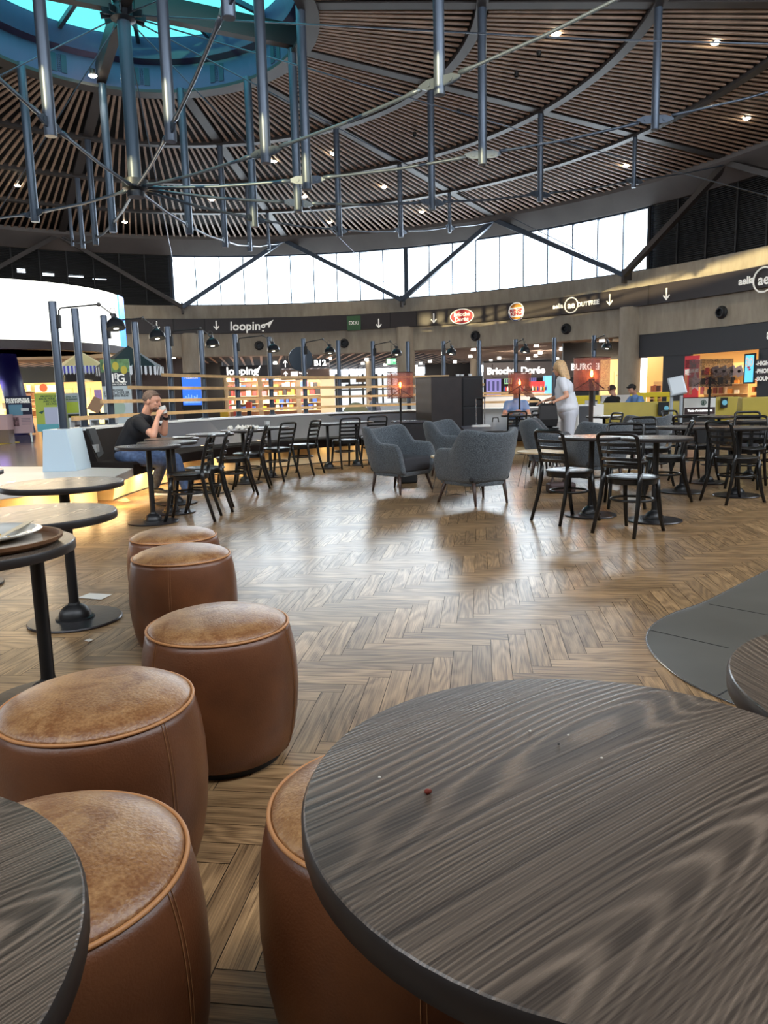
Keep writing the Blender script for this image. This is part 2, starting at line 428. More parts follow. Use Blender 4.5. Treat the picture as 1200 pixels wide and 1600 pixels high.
b.arc(CEN, 21.1, 21.3, 6.0, 6.09, 37.4, 103.3, 60); b.arc(CEN, 21.1, 21.3, 8.45, 8.55, 37.4, 103.3, 60)
structure(b.build('window_2', STEEL), 'steel mullions of the strip window')
# louvred walls either side
LOUV = mat('louvre_black', (26, 25, 27), .6)
for nm, a0, a1 in (('wall_left', 103.4, 176), ('wall_right', -18, 37.3)):
    b = MB()
    for i in range(34): b.arc(CEN, 21.12 , 21.2, 6.06 + i * .073, 6.085 + i * .073, a0, a1, 30)
    n = int((a1 - a0) / 3.3)
    for i in range(n + 1): b.bar(pol(21.1, a0 + i * (a1 - a0) / n, 6.0), pol(21.1, a0 + i * (a1 - a0) / n, 8.55), .07, .1, up=pol(1, a0 + i * (a1 - a0) / n) - pol(0, a0 + i * (a1 - a0) / n))
    structure(b.build(nm, LOUV), 'dark horizontal louvres under the roof')
gaps = []
for x0, x1, y0, y1 in ((27, 39, 414, 427), (67, 84, 421, 432), (106, 130, 427, 434), (145, 166, 434, 438)):
    p0 = ring(x0, y1, 21.35); p1 = ring(x1, y0, 21.35)
    an = lambda p: math.degrees(math.atan2(p.y - CY, p.x - CX))
    gaps.append((an(p1), an(p0), p0.z + (p1.z - p0.z) * .1, p0.z + (p1.z - p0.z) * .55))
b = MB()
cuts = sorted([103.4] + [g for q in gaps for g in q[:2]] + [176])
for i in range(len(cuts) - 1):
    m = (cuts[i] + cuts[i + 1]) / 2; g = [q for q in gaps if q[0] < m < q[1]]
    n = max(1, int((cuts[i + 1] - cuts[i]) / 2))
    if g: b.arc(CEN, 21.35, 21.4, 6.0, g[0][2], cuts[i], cuts[i + 1], n); b.arc(CEN, 21.35, 21.4, g[0][3], 8.6, cuts[i], cuts[i + 1], n)
    else: b.arc(CEN, 21.35, 21.4, 6.0, 8.6, cuts[i], cuts[i + 1], n)
b.arc(CEN, 21.35, 21.4, 6.0, 8.6, -18, 37.3, 30)
structure(b.build('wall_backing', BLACK), 'black backing of the louvres')
# roof: backing sheet, soffit, oculus
b = MB()
vs = []; nn = 96
for r, z in ((4.3, 10.35), (21.9, 9.6)):
    for j in range(nn): vs.append(pol(r, 360 * j / nn, z))
b.add(vs, [(j, (j + 1) % nn, nn + (j + 1) % nn, nn + j) for j in range(nn)])
structure(b.build('ceiling', mat('roof_deck', (9, 10, 14), .9)), 'dark roof deck above the slats')
b = MB(); vs = []
prof = [(20.15, 9.30), (20.2, 9.12), (21.0, 8.52), (21.6, 8.52), (21.95, 9.65)]
for r, z in prof:
    for j in range(nn + 1): vs.append(pol(r, 360 * j / nn, z))
m_ = nn + 1
b.add(vs, [(i * m_ + j, i * m_ + j + 1, (i + 1) * m_ + j + 1, (i + 1) * m_ + j) for i in range(len(prof) - 1) for j in range(nn)])
structure(b.build('trim_3', mat('soffit_grey', (92, 86, 84), .6, nz=(.8, .1))), 'sloping grey soffit ring above the windows')
# ribs and purlins
b = MB()
for k in range(12):
    a = -3 + 30 * k
    b.bar(pol(4.2, a, roofz(4.2) + .06), pol(20.4, a, roofz(20.4) + .06), .30, .14)
for r in (8.2, 12.1, 16.0):
    b.arc(CEN, r - .13, r + .13, roofz(r) - .06, roofz(r) + .1, 0, 360, 120)
structure(b.build('ceiling_beams', BRONZE), 'radial and ring steel beams of the roof')
# slats
for bi, (r0, r1, n) in enumerate(((4.45, 8.02, 14), (8.38, 11.92, 21), (12.28, 15.82, 28), (16.18, 20.2, 34))):
    b = MB()
    for k in range(-3, 6):
        for i in range(n):
            f = (i + .5) / n
            # fan between the ribs, kept clear of their flanges
            h0 = math.degrees(.2 / r0); h1 = math.degrees(.2 / r1)
            a0_ = -3 + 30 * k + h0 + (30 - 2 * h0) * f; a1_ = -3 + 30 * k + h1 + (30 - 2 * h1) * f
            b.bar(pol(r0, a0_, roofz(r0) + .03), pol(r1, a1_, roofz(r1) + .03), .074, .05)
    structure(b.build('ceiling_slats', SLAT), ['narrow wooden ceiling slats of the innermost band', 'wooden ceiling slats of the second band', 'wooden ceiling slats of the third band', 'wooden ceiling slats of the outer band'][bi])
# oculus drum
DRUM = mat('drum_steel', (78, 72, 102), .5, .1)
b = MB()
for prof in ([(4.45, 9.9), (4.15, 9.9), (4.2, 9.98), (4.2, 10.62), (4.0, 10.7), (3.85, 11.2), (4.5, 11.25), (4.45, 9.9)],):
    vs = [pol(r, 360 * j / nn, z) for r, z in prof for j in range(nn)]
    b.add(vs, [(i * nn + j, i * nn + (j + 1) % nn, (i + 1) * nn + (j + 1) % nn, (i + 1) * nn + j) for i in range(len(prof) - 1) for j in range(nn)])
structure(b.build('trim_4', DRUM), 'blue steel drum around the roof light')
b = MB(); b.arc(CEN, 4.05, 4.5, 9.84, 9.92, 0, 360, 96); structure(b.build('trim_5', BRONZE), 'bronze lower rim of the drum')
b = MB()
for k in range(24):
    a = 12 + 15 * k; 
    if k % 2: continue
    for s in (-1, 1):
        for j in range(9): b.ball(pol(4.17, a + s * .35, 10.1 + j * .05), .016, n=6, m=4)
        b.bar(pol(4.19, a + s * 2.9, 10.3), pol(4.19, a + s * .9, 10.3), .46, .02, up=pol(1, a) - pol(0, a))
structure(b.build('trim_6', mat('drum_recess', (36, 46, 62), .5)), 'bolted access recesses in the drum')
b = MB()
for k in (27, 117, 207, 297):
    b.bar(pol(.25, k, 10.25), pol(4.2, k, 10.25), .24, .5)
structure(b.build('ceiling_beams', BRONZE), 'four deep beams crossing the roof light')
b = MB(); b.lathe([(3.9, 11.18), (2.0, 11.42), (.3, 11.6)], 48, Matrix.Translation((CX, CY, 0)))
b2 = MB()
nn2 = 48; vs = [pol(r, 360 * j / nn2, z) for r, z in ((3.95, 11.16), (2, 11.4), (.2, 11.6)) for j in range(nn2)]
b2.add(vs, [(i * nn2 + j, i * nn2 + (j + 1) % nn2, (i + 1) * nn2 + (j + 1) % nn2, (i + 1) * nn2 + j) for i in range(2) for j in range(nn2)])
structure(b2.build('window_3', glass('roof_glass', (.045, .22, .21), .05, .1)), 'turquoise tinted glass of the round roof light')
b = MB()
for k in range(12): b.bar(pol(.2, 12 + 30 * k, 11.5), pol(3.95, 12 + 30 * k, 11.1), .1, .12)
b.arc(CEN, 1.9, 2.0, 11.3, 11.4, 0, 360, 48)
structure(b.build('window_4', STEEL), 'glazing bars of the roof light')

# ---- sign band on the ring beam
BAND = mat('sign_band_brown', (48, 42, 44), .5)
band = empty('sign_band', (CX, CY, 4.6)); tag(band, 'long curved dark brown sign band running round the concrete ring beam', 'sign')
b = MB(); b.arc((0, 0), 20.72, 20.94, 0, .75, 4, 170, 90); o = b.build('band_panel', BAND, band)
for a in (103.4, 99.1, 72.4, 68.6, 41.4, 36.5):
    b = MB(); b.bar(Vector((20.7 * math.cos(math.radians(a)), 20.7 * math.sin(math.radians(a)), 0)), Vector((20.7 * math.cos(math.radians(a)), 20.7 * math.sin(math.radians(a)), .75)), .02, .02)
    b.build('joint_strip', BLACK, band)
SIGNW = mat('sign_white', (238, 236, 228), .5, emit=(238, 236, 228), es=.25)
def band_frame(x, y):
    p = ring(x, y, 20.70); n = Vector((CX - p.x, CY - p.y, 0)); return frame(p, n)
BI = Matrix.Translation((CX, CY, 4.6)).inverted()
def on_band(o, x, y, dx=0., dy=0.):
    M = band_frame(x, y); o.parent = band; o.matrix_local = BI @ M @ Matrix.Translation((dx, dy, .012)) @ Matrix.LocRotScale(o.location, o.rotation_euler, o.scale); return o
for x, y in ((245, 509), (338, 508), (592, 505), (678, 497), (953, 468), (1042, 459)):
    on_band(arrow(SIGNW, None, s=.78), x, y)
def band_text(s, x, y, size, m=SIGNW, **k):
    # letter by letter so the writing follows the curve
    return on_band(text('lettering', s, size, m, None, **k), x, y)
band_text('looping', 387, 510, .62, bold=.012, shear=.05)
b = MB(); b.prism([(-.32, -.1), (.32, .2), (.06, -.22), (.02, -.06)], 0, .012); on_band(b.build('paper_plane', SIGNW), 418, 506)
b = MB(); b.box(-.36, .36, -.36, .36, 0, .02); on_band(b.build('logo_panel', mat('sign_green', (62, 102, 66), .5)), 553, 505)
on_band(text('lettering', 'EXKi', .26, SIGNW, None, z=.03), 553, 505)
RED = mat('sign_red', (176, 36, 52), .45); ORG = mat('sign_orange', (222, 150, 60), .45); BLU = mat('sign_blue', (30, 52, 120), .45)
def ellipse(rx, ry, z0=0, z1=.02, n=32, name='logo_panel', m=RED):
    b = MB(); b.prism([(rx * math.cos(2 * pi * i / n), ry * math.sin(2 * pi * i / n)) for i in range(n)], z0, z1); return b.build(name, m)
on_band(ellipse(.62, .37, m=SIGNW), 722, 494.5); on_band(ellipse(.57, .32, .01, .03), 722, 494.5)
on_band(text('lettering', 'Brioche', .27, SIGNW, None, z=.035, bold=.006), 722, 494.5, 0, .1); on_band(text('lettering', 'Dor\u00e9e', .27, SIGNW, None, z=.035, bold=.006), 722, 494.5, 0, -.14)
on_band(ellipse(.40, .43, m=SIGNW), 807, 487)
b = MB(); b.prism([(.29 * math.cos(pi * i / 16), .19 + .17 * math.sin(pi * i / 16)) for i in range(17)], .02, .03); on_band(b.build('logo_bun', ORG), 807, 487)
b = MB(); b.prism([(.29 * math.cos(pi + pi * i / 16), -.24 + .11 * math.sin(pi + pi * i / 16)) for i in range(17)], .02, .03); on_band(b.build('logo_bun', ORG), 807, 487)
b = MB(); b.tube([(.37 * math.cos(math.radians(t)), .40 * math.sin(math.radians(t)), .03) for t in range(190, 330, 10)], .022, 6); on_band(b.build('logo_crescent', BLU), 807, 487)
on_band(text('lettering', 'BURGER', .17, RED, None, z=.035, bold=.008, rot=.06), 807, 487, 0, .06); on_band(text('lettering', 'KING', .23, RED, None, z=.035, bold=.01, rot=.06), 807, 487, 0, -.1)
for xx, yy, sz in ((893, 477, 1.), (1194, 437, 1.3)):
    b = MB(); n = 28; b.tube([(.32 * sz * math.cos(2 * pi * i / n), .32 * sz * math.sin(2 * pi * i / n), .02) for i in range(n)], .03, 6, closed=True); on_band(b.build('logo_ring', SIGNW), xx, yy)
    on_band(text('lettering', 'ae', .40 * sz, SIGNW, None, bold=.01), xx, yy)
    on_band(text('lettering', 'aelia', .28 * sz, SIGNW, None, bold=.012), xx - 21 * sz, yy + 1.6)
on_band(text('lettering', 'DUTY', .25, SIGNW, None, bold=.01), 913, 475.3); on_band(text('lettering', 'FREE', .25, SIGNW, None, bold=.01), 928, 472.8)

# ---- V struts of the roof
VB = [(-22, 5.9), (8, 5.9), (39.3, 5.9), (70.5, 5.9), (102, 5.9), (132, 5.9)]; VT = [-3, 27, 57, 87.3, 117.5, 147]
nst = 0
vl = []
for i, (ab, zb) in enumerate(VB):
    for at_ in (VT[i - 1] if i else None, VT[i]):
        if at_ is None or ab == -22: continue
        p0, p1 = pol(20.5, ab, zb), pol(20.5, at_, 9.12)
        q0, q1 = proj(p0), proj(p1)
        if q1 is None or max(q0[0], q1[0]) < -40 or min(q0[0], q1[0]) > 1240: continue
        vl.append((min(q0[0], q1[0]), p0, p1))
vl.sort(key=lambda t: t[0])
VN = ['leftmost, rising to the left edge above the white screen', 'falling from above the white screen to the left end of the window', 'rising across the left end of the window', 'falling across the window towards its middle post',
      'rising from the middle post of the window', 'falling across the right half of the window', 'rising right of the window over the dark louvres', 'rightmost, at the edge of the view', 'beyond the right edge']
for i, (_, p0, p1) in enumerate(vl):
    b = MB(); out = Vector((p0.x - CX, p0.y - CY, 0)).normalized(); b.bar(p0, p1, .20, .30, up=out)
    o = b.build('roof_strut', BRONZE if i < 2 or i > 5 else STEEL, bevel=.01); tag(o, 'steel roof strut ' + VN[i], 'roof strut', 'slanting struts under the roof edge')
for i, (ab, zb) in enumerate(VB[1:5]):
    p = pol(20.5, ab, 5.55); b = MB(); out = (pol(1, ab) - pol(0, ab)); b.bar(p, p + Vector((0, 0, .55)), .1, .26, up=out); b.bar(p + Vector((0, 0, .3)), p + out * .5 + Vector((0, 0, .3)), .12, .3)
    tag(b.build('strut_bracket', BRONZE), 'steel bracket on the ring beam where two roof struts meet, %s' % ['far right', 'right of the window', 'middle of the window', 'left of the window'][i], 'bracket', 'strut brackets')

# ---- hanging posts, hub, tie rods and cables
POSTM = mat('post_steel', (82, 92, 106), .38, .45)
RINGS = [(4.1, 6.0, .11), (8.2, 6.4, .10), (12.1, 7.0, .09), (16.0, 7.8, .07)]
hub = empty('hub_post', (CX, CY, 6.06)); tag(hub, 'thick central steel post hanging under the roof light where all the tie rods meet', 'roof post')
b = MB(); b.lathe([(.15, .1), (.15, 3.95)], 20); b.build('post', POSTM, hub, auto=40)
b = MB(); b.lathe([(.16, -.08), (.2, -.08), (.2, .05), (.3, .1), (.3, .3), (.16, .34)], 24); b.build('lower_hub', mat('hub_dark', (48, 52, 58), .4, .5), hub, auto=30)
b = MB(); b.lathe([(.16, 3.75), (.28, 3.8), (.28, 4.0), (.2, 4.1), (.34, 4.6), (.1, 4.62)], 20)
for k in range(12): 
    t = math.radians(12 + 30 * k); b.bar((.2 * math.cos(t), .2 * math.sin(t), 3.9), (.5 * math.cos(t), .5 * math.sin(t), 3.85), .03, .14)
b.build('upper_hub', mat('hub_dark', (48, 52, 58), .4, .5), hub, auto=30)
RN = ['innermost ring', 'second ring', 'third ring', 'outer ring']
posts = []
for ri, (r, z, rad) in enumerate(RINGS):
    for k in range(-3, 6):
        a = -3 + 30 * k; p = pol(r, a, z); q = proj(p)
        if q is None or not (-60 < q[0] < 1230) or q[1] < -60: continue
        posts.append((ri, q[0], a, p, r, z, rad))
for ri in range(4):
    P = sorted([q for q in posts if q[0] == ri], key=lambda q: q[1])
    for i, (_, x, a, p, r, z, rad) in enumerate(P):
        o = empty('hanging_post', p, math.radians(a))
        tag(o, 'hanging steel post of the %s, %s from the left' % (RN[ri], ORD[i]), 'roof post', 'steel posts hanging from the roof, ' + RN[ri])
        b = MB(); h = roofz(r) - z; b.lathe([(rad - .005, 0), (rad, .01), (rad, h)], 16); b.build('post', POSTM, o, auto=40)
        for s in (-1, 1):
            b = MB(); b.prism([(s * rad * .9, -.09), (s * (rad + .15), -.085), (s * (rad + .32), -.02), (s * (rad + .32), .02), (s * (rad + .15), .085), (s * rad * .9, .09)][::s], -.02, .02, Matrix.Translation((0, 0, .22)) @ Matrix.Rotation(pi / 2, 4, 'X'))
            b.lathe([(.05, -.035), (.05, .035)], 10, Matrix.Translation((s * (rad + .12), 0, .22)) @ Matrix.Rotation(pi / 2, 4, 'X'))
            b.build('rod_clevis', POSTM, o)
SEG = [(0, 6.18)] + [(r, z + .22) for r, z, _ in RINGS] + [(20.3, 9.0)]
rods = []
for k in range(-3, 6):
    a = -3 + 30 * k
    for i in range(5):
        r0, z0 = SEG[i]; r1, z1 = SEG[i + 1]
        g0 = .3 if i == 0 else RINGS[i - 1][2] + .28; g1 = RINGS[i][2] + .28 if i < 4 else 0
        p0, p1 = pol(r0 + g0, a, z0 + (z1 - z0) * g0 / (r1 - r0)), pol(r1 - g1, a, z1 - (z1 - z0) * g1 / (r1 - r0))
        q0, q1 = proj(p0), proj(p1)
        ok = lambda q: q is not None and -40 < q[0] < 1240 and q[1] > -40
        if not (ok(q0) or ok(q1)): continue
        rods.append((i, (q0 or q1)[0] if ok(q0) else q1[0], p0, p1, [.035, .034, .032, .028, .022][i]))
for i in range(5):
    P = sorted([q for q in rods if q[0] == i], key=lambda q: q[1])
    for j, (_, x, p0, p1, rad) in enumerate(P):
        b = MB(); n = 8; d = p1 - p0; mid = [p0 + d * t for t in (0, .05, .1, .5, .9, .95, 1)]
        for t_, m_i in zip((0, .05, .1, .5, .9, .95, 1), range(7)): mid[m_i] = mid[m_i] - Vector((0, 0, .05 * math.sin(pi * t_)))
        b.tube(mid, [rad * 1.2, rad * 1.5, rad, rad, rad, rad * 1.5, rad * 1.2], 8)
        o = b.build('tie_rod', POSTM, None, smooth=True)
        tag(o, 'steel tie rod %s, %s from the left' % (['between the central hub and the innermost posts', 'between the innermost and second posts', 'between the second and third posts', 'between the third and outer posts', 'between the outer posts and the roof edge'][i], ORD[j]), 'tie rod', 'tie rods of the roof')
cab = []
for a in (-48, -18, 12, 39.3, 70.5, 102, 132, 162):
    p0 = pol(.4, a, 9.88); p1 = pol(20.5, a, 5.95)
    cab.append((a, p0, p1))
CN = {-48: 'running to the near right, above the view', -18: 'running almost level to the right edge', 12: 'running down to the right edge below the ceiling lights', 39.3: 'ending at the bracket right of the window', 70.5: 'ending at the middle window post', 102: 'ending left of the window', 132: 'running left behind the white screen', 162: 'leftmost, running to the left edge'}
for a, p0, p1 in cab:
    b = MB(); b.tube([p0, (p0 + p1) / 2 - Vector((0, 0, .12)), p1], .016, 6); o = b.build('stay_cable', POSTM, None, smooth=True)
    tag(o, 'thin roof stay cable ' + CN[a], 'cable', 'stay cables')

# ---- ceiling spotlights among the slats (real lamps)
LIT = [(145, 118), (869, 53), (1118, 67), (1167, 185), (978, 259), (600, 292), (659, 331), (428, 252), (476, 307), (331, 312), (27, 290), (195, 347), (515, 347), (521, 240)]
LW = ['beside the drum near the top left', 'near the top centre right', 'near the top right corner', 'near the right edge', 'right, above the window end', 'centre, above the window', 'centre right, low near the window', 'left of centre under a hanging post', 'centre left, at the foot of a hanging post', 'left of centre behind the tie rods', 'at the left edge', 'low on the left', 'low in the middle', 'high in the middle']
spot_m = glow('spot_lens', (255, 244, 214), 60)
for i, (x, y) in enumerate(LIT):
    # intersect with the slat plane
    z = 9.5; p = None
    for _ in range(8):
        g_ = gp(x, y, z) if y < 600 else None
        r = math.hypot(g_.x - CX, g_.y - CY); z = roofz(min(max(r, 4.2), 20.2)) - .02
    p = gp(x, y, z)
    o = empty('ceiling_spotlight', p); tag(o, 'small bright round ceiling spotlight, ' + LW[i], 'ceiling light', 'spotlights among the ceiling slats')
    b = MB(); b.lathe([(.055, .0), (.075, 0), (.075, .16), (.055, .16)], 16); b.build('housing', BLACK, o, auto=40)
    b = MB(); b.lathe([(0, -.04), (.07, -.034), (.11, -.004)], 18); b.build('lens', spot_m, o)
    spot((p.x, p.y, p.z - .03), (0, 0, -1), 420, (1, .88, .70), 1.9, .05)
for i, (x, y) in enumerate(((807, 120), (717, 178), (648, 213), (997, 154), (842, 88))):
    p = gp(x, y, 9.55); o = empty('ceiling_spotlight', p); tag(o, 'small unlit ceiling spotlight, %s' % ['upper centre right', 'right of centre', 'centre', 'below the upper right spotlights', 'square one near the top'][i], 'ceiling light', 'unlit spotlights')
    b = MB(); b.lathe([(.05, .0), (.06, 0), (.06, .12)], 14); b.build('housing', BLACK, o); b = MB(); b.lathe([(0, -.004), (.05, -.004)], 14); b.build('lens', mat('lens_off', (180, 180, 175), .3), o)
# air nozzles on the beam
for i, (x, y) in enumerate(((405, 540), (538, 536.5), (743, 525), (885, 514), (1128, 488))):
    p = ring(x, y, 20.93); M = frame(p, Vector((CX - p.x, CY - p.y, 0)))
    o = empty('air_nozzle', M=M); tag(o, 'round black air nozzle on the concrete beam, %s from the left' % ORD[i], 'air nozzle', 'air nozzles on the ring beam')
    b = MB(); b.lathe([(.0, .0), (.24, .0), (.24, .05), (.2, .08), (.17, .16), (.13, .16), (.11, .02), (0, .0)], 24); b.build('nozzle', mat('nozzle_black', (28, 30, 34), .5), o, auto=40)
# ================================================================== FURNITURE
TOPM = wood_grain('ash_table_top', (55, 47, 41), (130, 115, 101), .28, rot=math.radians(-36), along=.42, across=2.9, lines=230, fig=1.1, fibre=330, bump=.15, contrast=1.8, coat=.15, crough=.2, flen=5., sharp=True)
TEDGE = mat('table_edge', (30, 25, 24), .45)
IRON = mat('cast_iron_black', (20, 20, 22), .42, spec=.5, bump=.06, bscale=40)
CHAIRM = mat('bentwood_black', (15, 14, 14), .34, spec=.4, coat=.12)
SEATM = mat('seat_black', (30, 30, 31), .30, spec=.5, coat=.15)
# ---- round café table
def make_table():
    t = empty('round_table')
    b = MB(); b.lathe([(0, .708), (.285, .708), (.299, .712), (.3, .716), (.3, .734), (.2975, .7385)], 72); b.build('edge_band', TEDGE, t, auto=35)
    b = MB(); b.lathe([(.2975, .7385), (.296, .74), (0, .74)], 72); b.build('table_top', TOPM, t, auto=35)
    b = MB(); b.lathe([(.028, .07), (.0255, .12), (.0255, .69), (.07, .695), (.07, .708)], 24); b.build('column', IRON, t, auto=35)
    b = MB(); b.lathe([(.237, .002), (.239, .008), (.234, .014), (.095, .016)], 56); b.build('base_plate', mat('base_plate_metal', (44, 40, 42), .28, .3, bump=.08, bscale=30), t, auto=35)
    b = MB(); b.lathe([(.1, .014), (.098, .022), (.082, .026), (.078, .05), (.058, .075), (.032, .09), (.028, .1)], 32); b.build('base_dome', IRON, t, auto=35)
    return t
table0 = make_table(); tused = [False]
TG = 'round dark cafe tables'
def place_table(x, y, label, rz=0.):
    o = table0 if not tused[0] else copy_tree(table0); tused[0] = True
    o.location = (x, y, 0); o.rotation_euler = (0, 0, rz); return tag(o, label, 'table', TG)
T = {}
T['T0'] = place_table(.21, .696, 'large round ash-grained table in the right foreground with crumbs on it')
T['TR'] = place_table(.768, .902, 'round dark wood table cut off at the right edge, above the slate tiles', rz=1.1)
T['TL'] = place_table(-.53, .441, 'round grained table cut off at the bottom left corner', rz=.25)
T['T1'] = place_table(-1.221, 2.1005, 'round table at the left edge carrying the tray and plate', rz=.9)
T['T2'] = place_table(-1.3133, 2.7187, 'middle one of the three round tables at the left edge, bare shiny top', rz=.6)
T['T3'] = place_table(-1.6631, 3.8094, 'farthest of the three round tables at the left edge, by the white slab', rz=.6)
T['T4'] = place_table(-2.72, 4.62, 'round table beyond the left edge, only its foot plate in view')
LT = [(-2.22, 7.0), (-2.21, 7.6), (-2.36, 8.3), (-2.16, 9.3), (-1.93, 10.25), (-1.68, 11.0), (-.90, 12.2), (-.44, 12.62)]
LTL = ['nearest table in front of the man in the black T-shirt', 'empty table right behind the nearest one by the seated man', 'table the seated man leans on, with his white plate', 'bare table behind the seated man\'s table along the bench', 'table by the bench with crumpled napkins on it', 'table by the bench with a paper cup on it',
       'table by the dark wall with one chair on its left', 'last table by the dark wall before the armchairs']
for (x, y), l in zip(LT, LTL): place_table(x, y, l, rz=random.random() * 3)
RT_ = [(1.93, 6.80), (2.39, 6.43), (3.36, 8.23), (3.80, 7.85), (4.75, 9.5), (4.0, 9.05), (5.6, 9.6), (6.0, 10.6), (5.1, 11.2), (3.75, 12.5)]
RTL = ['left one of the two front round tables on the right, white reflection on top', 'right one of the two front round tables on the right, nearest of the group', 'round table behind the two front tables on the right', 'large round table towards the right edge, chairs tucked in front',
       'round table further back at the right edge', 'round table in the second row on the right, before the white board', 'round table at the right edge in the back row', 'far round table at the right under the floor lamp', 'far round table in front of the yellow bench', 'small round table between armchairs and yellow bench']
for (x, y), l in zip(RT_, RTL): place_table(x, y, l, rz=random.random() * 3)
# ---- bentwood chair, faces local +y
def make_chair():
    c = empty('dining_chair')
    b = MB(); n = 40
    prof = lambda t, r: Vector((r * math.sin(t) * (1 + .06 * math.cos(t)), r * math.cos(t), 0))
    rings_ = [(.0, .452), (.10, .452), (.165, .458), (.195, .464), (.205, .460), (.205, .448), (.19, .444), (0, .444)]
    vs = []
    for r, z in rings_: vs += [prof(2 * pi * j / n, max(r, .0005)) + Vector((0, 0, z)) for j in range(n)]
    b.add(vs, [(i * n + j, i * n + (j + 1) % n, (i + 1) * n + (j + 1) % n, (i + 1) * n + j) for i in range(len(rings_) - 1) for j in range(n)])
    b.build('seat', SEATM, c, smooth=True)
    b = MB(); b.lathe([(.17, .405), (.192, .405), (.194, .444), (.17, .444)], 40); b.build('seat_frame', CHAIRM, c, auto=40)
    for s in (-1, 1):
        b = MB(); b.tube([(s * .145, .135, .43), (s * .15, .15, .3), (s * .158, .18, .12), (s * .17, .215, .001)], [.021, .019, .0175, .015], 10); b.build('leg', CHAIRM, c, smooth=True)
        b = MB(); b.tube([(s * .165, -.165, .50), (s * .165, -.168, .42), (s * .172, -.195, .25), (s * .188, -.265, .001)], [.0185, .020, .018, .0145], 10); b.build('leg', CHAIRM, c, smooth=True)
    # back hoop
    P = [Vector((-.165, -.165, .49)), Vector((-.168, -.185, .60)), Vector((-.172, -.212, .70)), Vector((-.174, -.232, .765)), Vector((-.165, -.242, .797)), Vector((-.135, -.25, .812)), Vector((-.07, -.262, .814)), Vector((0, -.266, .814))]
    P = P + [Vector((-p.x, p.y, p.z)) for p in reversed(P[:-1])]
    b = MB(); b.tube(smooth_path(P, 4), .0155, 10); b.build('back_frame', CHAIRM, c, smooth=True)
    for z, yy in ((.552, -.176), (.61, -.19), (.668, -.205), (.726, -.222)):
        Q = [Vector((x * .168, yy - .035 * (1 - x * x), z)) for x in [-1 + i / 5 for i in range(11)]]
        b = MB()
        for i in range(10): b.bar(Q[i], Q[i + 1], .011, .026)
        b.build('back_slat', CHAIRM, c, auto=50)
    b = MB(); n = 36; b.tube([((.168 + .0 * math.cos(t)) * math.sin(t), .02 + .165 * math.cos(t) - .01,   .272) for t in [2 * pi * j / n for j in range(n)]], .0105, 8, closed=True); b.build('stretcher', CHAIRM, c, smooth=True)
    return c
chair0 = make_chair(); cused = [False]
def place_chair(x, y, az, label, group='black bentwood chairs'):
    """az = facing direction in degrees (0 = +x)"""
    o = chair0 if not cused[0] else copy_tree(chair0); cused[0] = True
    o.location = (x, y, 0); o.rotation_euler = (0, 0, math.radians(az - 90)); return tag(o, label, 'chair', group)
def chair_from_rear(l, r, label, **k):
    """rear leg feet as photo pixels, left and right as the sitter sees them from behind"""
    a, b_ = gp(*l), gp(*r); m = (a + b_) / 2; d = (b_ - a).normalized(); f = Vector((-d.y, d.x, 0)); m = m + f * .265
    return place_chair(m.x, m.y, math.degrees(math.atan2(f.y, f.x)), label, **k)
CH = [((828, 813), (877, 823), 'front left chair of the right-hand group, seat shining white, back to the viewer'),
      ((923, 833), (993, 843), 'nearest chair of the right-hand group, whole back towards the viewer, shiny seat'),
      ((1088, 800), (1072, 765), 'chair facing left behind the nearest right-hand table'),
      ((1085, 781), (1144, 792), 'chair with its back to the viewer before the large right-hand table')]
for l, r, t in CH: chair_from_rear(l, r, t)
for x, y, az, t in [(2.42, 7.3, 255, 'chair between the two front right tables, facing the viewer'), (4.55, 7.95, 185, 'chair at the right edge facing left to the large table'), (4.2, 8.5, 235, 'chair behind the large table at the right'),
                    (3.28, 8.95, 280, 'chair behind the middle right-hand table, turned to the viewer'), (3.95, 9.25, 20, 'chair in the second row on the right facing right'), (4.75, 8.85, 90, 'chair with its back to us before the far right table'),
                    (5.3, 9.3, 185, 'chair in the second row at the right edge'), (5.1, 10.1, 270, 'chair in the back row at the right facing the viewer'), (5.75, 9.0, 90, 'chair at the right edge, back row, facing away'),
                    (2.55, 11.3, 290, 'single chair left of the small table by the yellow bench'), (3.35, 11.25, 190, 'chair in front of the grey sign stand, facing left'), (4.7, 11.6, 300, 'far chair before the yellow bench under the white board'), (6.4, 10.1, 200, 'far chair at the right edge by the lamp')]:
    place_chair(x, y, az, t)
LCH = [(-1.89, 7.12, 183, 'nearest chair at the man\'s tables, side on, facing left'), (-1.86, 7.68, 190, 'second chair from the viewer at the man\'s tables'), (-1.83, 8.98, 197, 'third chair along the bench, slatted back seen from behind'), (-1.75, 9.65, 185, 'fourth chair along the bench, half behind the third'),
       (-1.52, 10.55, 150, 'chair at the napkin table, back towards the viewer'), (-1.22, 11.28, 160, 'chair facing left by itself near the end of the bench'), (-.62, 12.2, 118, 'chair facing the dark wall table, back towards the viewer'), (-.16, 12.95, 112, 'last chair by the dark wall, left of the floor lamp')]
for x, y, az, t in LCH: place_chair(x, y, az, t)
place_chair(2.5, 14.0, 95, 'chair in front of the man with the bowl, back to the viewer')
place_chair(3.1, 14.1, 60, 'chair half hidden behind the armchairs, left of the black bag')

